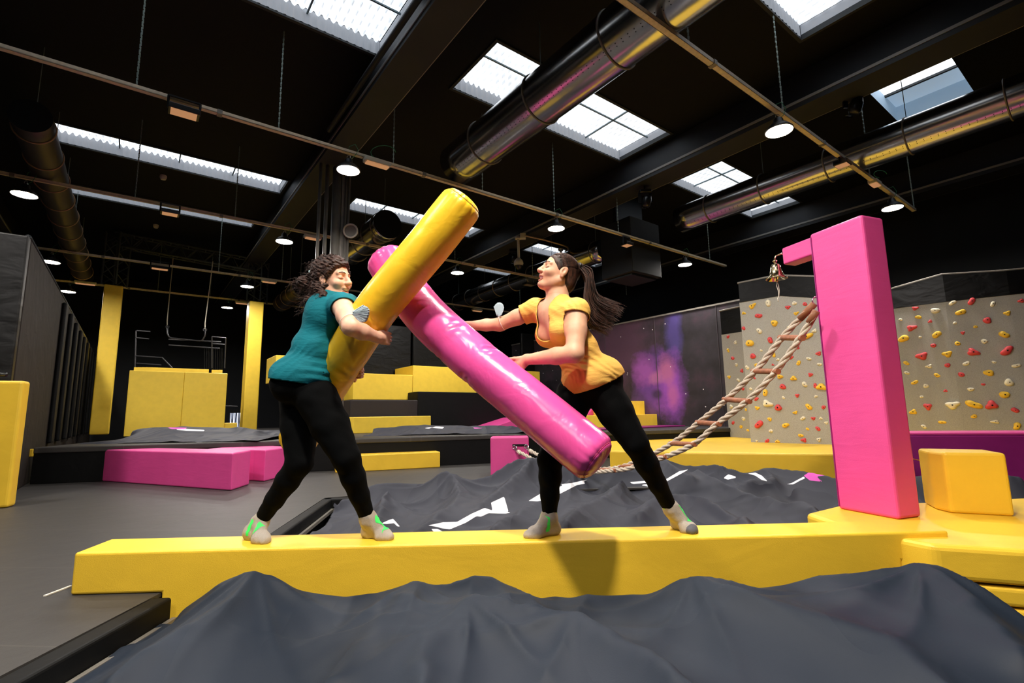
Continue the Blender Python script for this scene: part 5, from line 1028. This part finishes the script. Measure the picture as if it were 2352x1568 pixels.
def torso(F, RT, pel, wst, rib, sR, sL, nk, s=1, bust=False, grow=0., loose=0.):
    f, l, u = RT.T
    F.ell(pel, RT, np.array([.128, .162, .115])*s+grow+loose, .04); F.ell(wst, RT, np.array([.104, .128, .13])*s+grow+loose*.6, .05); F.ell(rib, RT, np.array([.112, .142, .15])*s+grow, .05)
    F.cone(sR-(sR-sL)*.06, sL+(sR-sL)*.06, .062*s+grow, .062*s+grow, .05); F.cone(rib+u*.06, nk, .09+grow, .055+grow, .05)
    for e in (-1, 1): F.ell(pel-f*.055+l*e*.07-u*.04, RT, np.array([.10, .085, .10])*s+grow+loose, .035)
    if bust:
        for e in (-1, 1): F.ell(rib+f*.085+l*e*.062-u*.01, RT, np.array([.058, .060, .062])*s+grow, .03)
F = Field(); torso(F, RT, pel, wst, rib, sR, sL, nk)
leg(F, hr, kr, ar, (.112, .070, .060, .035)); leg(F, hf, kf, af, (.112, .070, .060, .034)); foot(F, ar, heel_r, toe_r); foot(F, af, heel_f, toe_f)
F.cone(nk, hO+RH @ np.array([-.03, 0, -.05]), .054, .050, .03); head_field(F, hO, RH, sc)
F.cone(sR, sR+(eR-sR)*.5, .057, .052, .035); F.cone(sR+(eR-sR)*.5, eR, .052, .044, .02); F.cone(eR, eR+(wR-eR)*.4, .044, .044, .02); F.cone(eR+(wR-eR)*.4, wR, .044, .031, .02)
F.cone(sL, eL, .050, .038, .03); F.cone(eL, wL, .038, .026, .02)
tipsR = hand(F, wR, (.55, .83, .02), (-.85, .5, .1), -1, (.45, .9, .8), s=1., thumb=(.8, .4, .3)); tipsL = hand(F, wL, J(850, 862, 3.0)-wL, (-.65, -.7, -.2), -1, (.3, .75, .6))
bx = [(hO-[.125, .125, .125], hO+[.135, .125, .13]), (wR-[.03, .04, .07], wR+[.10, .15, .07]), (wL-[.04, .18, .10], wL+[.14, .06, .08])]
person_body(root, F, bx, M['skin_a'])
face_details(root, hO, RH, sc, None)
L_ = Field(); L_.ell(pel-RT[:, 2]*.01, RT, (.134, .166, .115), .04)
for e in (-1, 1): L_.ell(pel-RT[:, 0]*.055+RT[:, 1]*e*.07-RT[:, 2]*.04, RT, (.105, .09, .105), .035)
leg(L_, hr, kr, ar, (.112, .070, .060, .035)); leg(L_, hf, kf, af, (.112, .070, .060, .034))
def cut(V, Fc, tests):
    """drop faces where a test is negative, then pull the open edge onto the cutting line"""
    c = V[Fc].mean(1); k = np.ones(len(Fc), bool)
    for t in tests: k &= t(c) > 0
    Fk = Fc[k]; V = V.copy(); E = np.sort(np.concatenate([Fk[:, [i, (i+1) % 4]] for i in range(4)]), 1); u, n = np.unique(E, axis=0, return_counts=True); b = np.unique(u[n == 1])
    P0 = V[b].copy(); P = P0.copy(); T_ = np.stack([t(P) for t in tests], 0); w = np.abs(T_).argmin(0)
    for _ in range(3):
        for i, t in enumerate(tests):
            m = w == i
            if not m.any(): continue
            q = P[m]; g0 = t(q); G = np.stack([(t(q+np.eye(3)[j]*1e-4)-g0)/1e-4 for j in range(3)], 1); gg = np.maximum((G**2).sum(1), .05); P[m] = q-G*(g0/gg)[:, None]
    d = P-P0; L = np.linalg.norm(d, axis=1); d *= np.minimum(1, .009/np.maximum(L, 1e-9))[:, None]; V[b] = P0+d; return V, Fk
def clipleg(V, Fc, cuts):
    return cut(V, Fc, [(lambda c, a=a, d=nrm(kn-a): np.maximum((c-a) @ d-.030, np.linalg.norm(c-a, axis=1)-.12)) for a, kn in cuts])
V, Fc = clipleg(*solid(L_, .0075, off=.006, disp=wavy(11, 10, .002, .07)), [(ar, kr), (af, kf)]); putmesh('leggings', [(V, Fc)], M['legging'], root)
# shirt with cap sleeves
S = Field(); torso(S, RT, pel+RT[:, 2]*.03, wst, rib, sR, sL, nk, grow=.010, loose=.017)
TO = Field(); TO.p = list(S.p); dR = nrm(eR-sR); S.cone(sR, sR+dR*.09, .066, .063, .03); dL = nrm(eL-sL); S.cone(sL, sL+dL*.09, .062, .056, .03)
def wr_T(X, Y, Z):
    wp = wavy(77, 6, 1.0, .22)(X, Y, Z); a = np.sin(115*(Z-1.1)+10*(X+1.2)+2.2*wp); b = np.sin(58*(X+1.3)-52*(Z-1.2)+2.0*wp)
    return -.0042*np.exp(-((Z-1.16)/.11)**2)*np.abs(a)**3*np.sign(a)*np.clip((X+1.22)*8, 0, 1)*1.4-.0045*np.exp(-((Z-1.26)/.13)**2)*np.abs(b)**3*np.clip((-1.08-X)*9, 0, 1)
q = sR+dR*.068; S.plane(dR, q @ dR) if False else None
V, Fc = solid(S, .0065, disp=lambda X, Y, Z: wr_T(X, Y, Z)+wavy(21, 10, .0022, .10)(X, Y, Z))
hem_o = J(693, 878, 2.9); hn = nrm(RT[:, 2]*.8+np.array([0, 0, .6]))
shirt = cut(V, Fc, [lambda c: (c-hem_o) @ hn+.004, lambda c: np.maximum(-(c-(sR+dR*.035)) @ dR, .006-TO.at(c)), lambda c: np.maximum(-(c-(sL+dL*.05)) @ dL, .006-TO.at(c)), lambda c: np.linalg.norm(c-nk, axis=1)-.062])
def thicken(o, t):
    md = o.modifiers.new('cloth_thickness', 'SOLIDIFY'); md.thickness = t; md.offset = 0
so = putmesh('shirt', [shirt], M['teal'], root); thicken(so, .003)
# curly hair gathered in a bun
g = lambda x, y, z: hO+RH @ (np.array([x, y, z])*sc)
Hh = Field(); Hh.ell(g(-.016, 0, .044), RH, (.127, .103, .114), .02); Hh.ell(g(-.07, 0, -.02), RH, (.070, .085, .082), .03); hn1 = RH @ np.array([.80, 0, -.60]); Hh.plane(hn1, float(hn1 @ hO)+.019, .012)
Hh.ell(g(.002, -.100, .000), RH, (.020, .03, .026), .008, True); Hh.cone(g(-.03, -.055, -.03), g(.012, -.066, -.035), .028, .014, .02); Hh.cone(g(-.05, -.03, -.05), J(712, 690, 2.9), .05, .032, .03); Hh.cone(g(-.04, -.06, -.045), J(745, 682, 2.84), .035, .028, .03); Hh.cone(J(712, 690, 2.9), J(702, 712, 2.9), .03, .012, .02)
bun = J(703, 648, 2.93); Hh.ell(bun, I3, (.050, .045, .042), .012); Hh.ell(bun+[-.022, -.01, -.012], I3, (.03, .03, .036), .012)
hv = solid(Hh, .0045, disp=lambda X, Y, Z: wavy(31, 24, .0045, .016, [(.3, .4, 1.), (.5, -.3, 1.)])(X, Y, Z)+wavy(32, 14, .005, .04)(X, Y, Z)); ho = putmesh('hair', [hv], M['hair_a'], root)
cm_ = MB(); r_ = np.random.default_rng(5); vs = hv[0]
for k in range(520):
    p = vs[r_.integers(len(vs))]; out = nrm(p-(hO+[-.03, 0, .0])+[1e-4, 0, 0]); tg = nrm(np.cross(out, r_.normal(size=3))); tg = nrm(tg*.6+np.array([-.7, 0, -.35])); sd = np.cross(out, tg); n = 14; L = r_.uniform(.03, .075); fr = r_.uniform(9, 16)
    if (RH.T @ (p-hO))[0] > .06: continue
    cm_.tube([p+out*.0015+tg*L*i/n+sd*.0045*math.sin(fr*i/n*1.6)+out*.0045*math.cos(fr*i/n*1.6)+np.array([0, 0, -.25])*L*(i/n)**2 for i in range(n+1)], [.0011*(1-.6*i/n) for i in range(n+1)], 4)
mk('curls', cm_, 'hair_a', ho, smooth=True)
mk('hair_tie', MB().torus(J(716, 630, 2.92), .024, .006, (1, 0, .55), 20, 6), 'hairtie', ho, smooth=True)
sock(root, ar, heel_r, toe_r, None, kr, [(.30, .62, -.03, -.008), (.30, .40, -.03, .03), (.55, .63, -.03, .03)]); sock(root, af, heel_f, toe_f, None, kf, [(.36, .60, -.04, .0), (.50, .80, -.03, .02)])
# face mask on the right elbow
def fan_mask(name, label, apex, ends, n, mtl, loop_c, loop_ax, loop_r, both=False):
    t = thing(name, label, 'face mask', apex, 'face masks worn on arms'); a = np.array(apex); E = [np.array(e) for e in ends]; v = []; f = []; k = n*2
    path = smoothpath(E, max(2, k//(len(E)-1)+1)); nn = nrm(np.cross(E[0]-a, E[-1]-a)); rows = 8; m = len(path)
    for j in range(rows+1):
        s_ = .10+.90*j/rows
        for i, p in enumerate(path): v.append(a+(p-a)*s_+nn*(.0035*s_*(1 if i % 2 else -1)*(1-abs(2*i/(m-1)-1)*.4)+.012*math.sin(PI*i/(m-1))*s_))
    f = [(j*m+i, j*m+i+1, (j+1)*m+i+1, (j+1)*m+i) for j in range(rows) for i in range(m-1)]
    o = link('mask_fabric', np.array(v), f, M[mtl], t, smooth=True); thicken(o, .003)
    mk('ear_loop', MB().torus(loop_c, loop_r, .0022, loop_ax, 32, 6), 'white_cord', t, smooth=True); return t
mc = sR+(eR-sR)*.80
fan_mask('face_mask', 'pale blue face mask worn on the left woman\'s elbow', J(806, 718, 2.60), [J(834, 700, 2.63), J(848, 708, 2.64), J(850, 722, 2.65), J(843, 738, 2.66), J(828, 741, 2.65)], 9, 'mask_blue', mc+nrm(eR-sR)*.01, nrm(eR-sR+np.array([.06, 0, .02])), .0535)
# ------------------------------------------------------------------ RIGHT WOMAN, mustard shirt
root = thing('person', 'woman in a mustard yellow T-shirt with a ponytail pushing the pink baton', 'person', (.5, 3.0, ZB))
hr, kr, ar = J(1322, 905, 3.05), J(1264, 1052, 2.975), J(1262, 1190, 2.99); hl, kl, al = J(1378, 888, 2.97), J(1460, 1018, 2.88), J(1541, 1168, 3.05)
toe_r, heel_r = np.array([.055, 2.925, ZB]), np.array([.255, 3.035, ZB]); toe_l, heel_l = np.array([1.02, 2.955, ZB]), np.array([.955, 3.135, ZB])
pel, wst, rib, nk = J(1352, 866, 2.985), J(1322, 805, 2.95), J(1290, 748, 2.92), J(1283, 692, 2.935); sL, sR = J(1326, 715, 2.80), J(1228, 712, 3.04); eL, wL = J(1320, 812, 2.70), J(1208, 826, 2.905); eR, wR = J(1148, 745, 3.10), J(1070, 748, 3.17)
tT = nrm(rib-pel); fT = nrm([-.80, -.50, 0]); RT = np.zeros((3, 3)); RT[:, 2] = tT; RT[:, 1] = nrm(np.cross(tT, fT)); RT[:, 0] = np.cross(RT[:, 1], tT)
yw = math.radians(18); pt = math.radians(17); hO = J(1281, 630, 2.93); RH = frame([-math.cos(yw)*math.cos(pt), -math.sin(yw)*math.cos(pt), math.sin(pt)], roll=math.radians(-3)); sc = 1.05
def torso_b(F, grow=0., loose=0.): torso(F, RT, pel, wst, rib, sR, sL, nk, s=1., bust=True, grow=grow, loose=loose)
F = Field(); torso_b(F); leg(F, hr, kr, ar, (.110, .068, .059, .035)); leg(F, hl, kl, al, (.110, .068, .059, .035)); foot(F, ar, heel_r, toe_r); foot(F, al, heel_l, toe_l)
F.cone(nk, hO+RH @ np.array([-.025, 0, -.045]), .058, .056, .03); F.cone(nk+RT[:, 0]*.03, hO+RH @ np.array([.03, 0, -.07]), .035, .035, .04); head_field(F, hO, RH, sc)
F.cone(sL, sL+(eL-sL)*.5, .061, .057, .035); F.cone(sL+(eL-sL)*.45, eL, .058, .049, .02); F.cone(eL, eL+(wL-eL)*.35, .049, .047, .02); F.cone(eL+(wL-eL)*.35, wL, .047, .029, .02)
F.cone(sR, sR+(eR-sR)*.5, .054, .048, .035); F.cone(sR+(eR-sR)*.5, eR, .048, .041, .02); F.cone(eR, eR+(wR-eR)*.4, .041, .037, .02); F.cone(eR+(wR-eR)*.4, wR, .037, .026, .02)
hand(F, wL, (-.72, .18, -.55), (-.45, -.75, -.1), -1, (.25, .55, .45), spread=.06, thumb=(.75, .6, .1)); hand(F, wR, (-.85, .1, -.1), (-.1, -.9, -.2), 1, (.5, .8, .5))
bx = [(hO-[.135, .125, .13], hO+[.125, .125, .13]), (wL-[.13, .09, .12], wL+[.03, .08, .05])]
person_body(root, F, bx, M['skin_b']); face_details(root, hO, RH, sc, None)
L_ = Field(); L_.ell(pel-RT[:, 2]*.01, RT, (.134, .166, .115), .04)
for e in (-1, 1): L_.ell(pel-RT[:, 0]*.055+RT[:, 1]*e*.07-RT[:, 2]*.04, RT, (.105, .09, .105), .035)
leg(L_, hr, kr, ar, (.110, .068, .059, .035)); leg(L_, hl, kl, al, (.110, .068, .059, .035))
V, Fc = clipleg(*solid(L_, .0075, off=.006, disp=wavy(12, 10, .002, .07)), [(ar, kr), (al, kl)]); putmesh('leggings', [(V, Fc)], M['legging'], root)
S = Field(); torso_b(S, grow=.009, loose=.013); TO = Field(); TO.p = list(S.p); dL = nrm(eL-sL); S.cone(sL, sL+dL*.10, .070, .067, .03); dR = nrm(eR-sR); S.cone(sR, sR+dR*.12, .066, .062, .03)
def wr_Y(X, Y, Z):
    wp = wavy(78, 6, 1.0, .2)(X, Y, Z); q = (X-.36)*.55+(Z-1.2)*.83; a = np.sin(80*q+3.6*wp); b = np.sin(75*(X-.2)+45*(Z-1.4)+2*wp)
    return -.0055*np.exp(-((q)/.13)**2)*np.abs(a)**3*np.clip((X-.20)*7, 0, 1)-.0028*np.abs(b)**3*np.exp(-((Z-1.5)/.09)**2)
V, Fc = solid(S, .0065, disp=lambda X, Y, Z: wr_Y(X, Y, Z)+wavy(22, 10, .0022, .10)(X, Y, Z))
ho1 = J(1350, 880, 2.97); hn = nrm(RT[:, 2]*.92+np.array([0, 0, .25])); nc = nk+RT[:, 0]*.055-RT[:, 2]*.07
def scoop(c):
    d = c-nk; a = d @ RT[:, 0]; b = d @ RT[:, 1]; e = d @ RT[:, 2]; return -np.minimum(a+.01, (1-np.sqrt((b/.062)**2+(np.minimum(e+.085, 0)/.085)**2))*.062)
shirt = cut(V, Fc, [lambda c: (c-ho1) @ hn+.020, lambda c: np.maximum(-(c-(sL+dL*.035)) @ dL, .006-TO.at(c)), lambda c: np.maximum(-(c-(sR+dR*.08)) @ dR, .006-TO.at(c)), scoop, lambda c: np.linalg.norm(c-nk-RT[:, 2]*.02, axis=1)-.068])
so = putmesh('shirt', [shirt], M['mustard'], root); thicken(so, .003)
g = lambda x, y, z: hO+RH @ (np.array([x, y, z])*sc)
Hh = Field(); Hh.ell(g(-.018, 0, .038), RH, (.109, .085, .098), .02); Hh.ell(g(-.065, 0, -.03), RH, (.055, .068, .07), .03); hn1 = RH @ np.array([.86, 0, -.50]); Hh.plane(hn1, float(hn1 @ hO)+.022, .010); Hh.ell(g(.0, .095, .000), RH, (.024, .03, .032), .008, True); Hh.ell(g(.0, -.095, .000), RH, (.024, .03, .032), .008, True)
Hh.cone(g(-.1, 0, .03), J(1333, 612, 2.93), .03, .022, .02)
hv = solid(Hh, .0045, disp=wavy(41, 14, .0006, .03)); ho = putmesh('hair', [hv], M['hair_b'], root)
pt0 = J(1332, 612, 2.93); mk('hair_tie', MB().torus(pt0, .019, .007, (1, .1, .1), 20, 8), 'black_plastic', ho, smooth=True)
cm_ = MB(); r_ = np.random.default_rng(8); 
ctrl = [(1332, 612, 2.93), (1350, 632, 2.93), (1352, 665, 2.94), (1358, 700, 2.95), (1378, 722, 2.95), (1408, 736, 2.95)]; wd_ = [.014, .036, .052, .068, .090, .100]
for k in range(1000):
    u, w_ = r_.normal(size=2)*.42; dz = r_.uniform(-.9, .9); L = r_.uniform(.75, 1.06); P = []
    for i, (c, q) in enumerate(zip(ctrl, wd_)): P.append(J(*c)+np.array([.75*dz*q*.8, u*q*.9, dz*q*.95])+r_.normal(size=3)*.0035*(i > 2))
    S_ = smoothpath(P, 5); n = max(6, int(len(S_)*min(1, L))); S_ = S_[:n]
    if L > 1: S_.append(S_[-1]+(S_[-1]-S_[-2])*r_.uniform(.5, 2.)+np.array([0, 0, -.006]))
    n = len(S_); cm_.tube(S_, [.0025*(1-.75*(i/(n-1))**2) for i in range(n)], 4)
mk('ponytail', cm_, 'hair_b', ho, smooth=True)
c2 = MB()
for k in range(260):
    a = r_.uniform(-1.35, 1.35); z0 = r_.uniform(0, 1); st = RH @ (np.array([.055-.05*abs(a)/1.3-.02*z0, math.sin(a)*.078, .098-.07*abs(a)/1.3+.012*z0])*sc)+hO; en = pt0+r_.normal(size=3)*.008; P = []
    for i in range(11):
        s_ = i/10; p = st*(1-s_)+en*s_; q = RH.T @ (p-hO); e_ = np.array([-.018, 0, .038])*sc; rr = (q-e_)/np.array([.110, .0862, .0992]); n_ = np.linalg.norm(rr)
        if n_ < 1.0: q = e_+(q-e_)/n_*1.0
        P.append(hO+RH @ q)
    c2.tube(P, .0013, 4)
mk('hair_strands', c2, 'hair_b', ho, smooth=True)
sock(root, ar, heel_r, toe_r, None, kr, [(.40, .52, -.04, .04)]); sock(root, al, heel_l, toe_l, None, kl, [(.35, .62, -.03, -.006), (.55, .75, -.01, .02)], True)
mc = sR+(eR-sR)*.85
fan_mask('face_mask', 'white and blue face mask standing up from the right woman\'s outstretched arm', J(1142, 728, 3.06), [J(1134, 704, 3.08), J(1142, 694, 3.08), J(1152, 696, 3.07), J(1156, 708, 3.06), J(1151, 724, 3.05)], 7, 'mask_white', J(1153, 742, 3.08), nrm(eR-sR), .046)
# ------------------------------------------------------------------ batons
def baton(name, ctrl, r, m, label, seedd, dents, capm=None):
    P = [Vector(p) for p in smoothpath([J(*c) for c in ctrl], 16)]; S_ = 0; D_ = [0.]
    for a, b in zip(P[:-1], P[1:]): S_ += (b-a).length; D_.append(S_)
    n = 260; t = thing(name, label, 'baton', P[len(P)//2]); seg = 96; v = []; prv = None; q = random.Random(seedd)
    def at(s):
        s = min(max(s, 0), S_-1e-6); i = max(k for k in range(len(D_)) if D_[k] <= s); i = min(i, len(P)-2); u = (s-D_[i])/(D_[i+1]-D_[i]); return P[i].lerp(P[i+1], u)
    nrmv = None
    for i in range(n+1):
        s = S_*i/n; p = at(s); d = (at(s+.02)-at(s-.02)).normalized()
        if nrmv is None: nrmv = d.orthogonal().normalized()
        nrmv = (nrmv-d*nrmv.dot(d)).normalized(); bn = d.cross(nrmv); e = min(s, S_-s); rr = r*(1-.16*math.exp(-e/.012)-.03*math.exp(-e/.05))
        for k in range(seg):
            a = 2*PI*k/seg; dirn = nrmv*math.cos(a)+bn*math.sin(a); x = rr+.0028*math.exp(-e/.05)*math.sin(k*PI*2*15/seg+math.sin(k))+.0012*math.sin(9*s+3*a)
            for (ds, da, dep, w, wa_) in dents:
                dd = ((s/S_-ds)*S_)/w; de = ((a-da+PI) % (2*PI)-PI)/wa_; x -= dep*math.exp(-dd*dd-de*de)*(1+.5*math.sin(dd*5+2*de))
            v.append(p+dirn*x)
    f = [(i*seg+k, i*seg+(k+1) % seg, (i+1)*seg+(k+1) % seg, (i+1)*seg+k) for i in range(n) for k in range(seg)]
    link('tube_cover', np.array([tuple(k) for k in v]), f, M[m], t, smooth=True)
    for i0, sg in ((0, -1), (n, 1)):
        s = S_*i0/n; p = at(s); d = (at(s+.02)-at(s-.02)).normalized()*sg; cap = []; ring = [Vector(k) for k in v[i0*seg:(i0+1)*seg]]; R_ = 10
        for j in range(R_+1):
            u = j/R_
            for k in range(seg): cap.append(p.lerp(ring[k], math.cos(u*PI/2))+d*(.030*math.sin(u*PI/2)))
        ff = [(j*seg+k, j*seg+(k+1) % seg, (j+1)*seg+(k+1) % seg, (j+1)*seg+k) for j in range(R_) for k in range(seg)]
        if sg < 0: ff = [g_[::-1] for g_ in ff]
        link('end_cap', np.array([tuple(k) for k in cap]), ff, M[m], t, smooth=True)
        ring2 = [tuple(p.lerp(k, 1.006)) for k in ring]; sm = MB(); sm.tube(ring2+[ring2[0], ring2[1]], .0024, 6, False); mk('seam', sm, capm or m, t, smooth=True)
    return t
M['baton_yellow'] = mat('yellow_baton_vinyl', 'f4c42c', .34, noise=.05, wrinkle=.25, wscale=(6, 6, 6), bump=.06, bscale=260); M['baton_pink'] = mat('pink_baton_vinyl', 'e852a0', .27, noise=.05, nscale=4, wrinkle=.3, wscale=(6, 6, 6), bump=.05, bscale=260)
M['seam_yellow'] = mat('yellow_seam', '8c6408', .6); M['seam_pink'] = mat('pink_seam', 'b0205e', .5)
dY = [(.62, a, .010, .05, .5) for a in (0., 1.6, 3.1, 4.6)]+[(.40, 2.5, .008, .05, .7), (.44, 5.2, .008, .05, .7)]
baton('battle_baton', [(1066, 462, 2.66), (998, 547, 2.70), (926, 633, 2.755), (858, 719, 2.84), (797, 812, 2.95), (744, 900, 3.12), (680, 1018, 3.33)], .123, 'baton_yellow', 'fat yellow padded baton hugged by the left woman', 1, dY, M['seam_yellow'])
dP = [(.19, a, .012, .045, .45) for a in (0.2, 1.7, 3.3, 4.8)]+[(.42, a, .006, .05, .5) for a in (1., 3., 5.)]+[(.55, a, .009, .035, .4) for a in (0.6, 2.6, 4.4)]
baton('battle_baton', [(884, 592, 3.13), (945, 683, 3.06), (1000, 745, 2.98), (1092, 828, 2.87), (1200, 915, 2.76), (1300, 998, 2.67), (1372, 1056, 2.60)], .134, 'baton_pink', 'long pink padded baton held by the right woman, crossing behind the yellow one', 2, dP, M['seam_pink'])
# ------------------------------------------------------------------ light and view
wd = bpy.data.worlds.new('world'); SC.world = wd; wd.use_nodes = True; wd.node_tree.nodes['Background'].inputs[0].default_value = (.55, .65, .8, 1); wd.node_tree.nodes['Background'].inputs[1].default_value = .03
SC.view_settings.view_transform = 'Standard'; SC.view_settings.look = 'None'; SC.view_settings.gamma = 1; SC.view_settings.exposure = .85; SC.view_settings.use_curve_mapping = False
SC.cycles.max_bounces = 6; SC.cycles.diffuse_bounces = 3; SC.cycles.glossy_bounces = 3; SC.cycles.caustics_reflective = False; SC.cycles.caustics_refractive = False
SC.cycles.sample_clamp_indirect = 4; SC.cycles.use_denoising = True
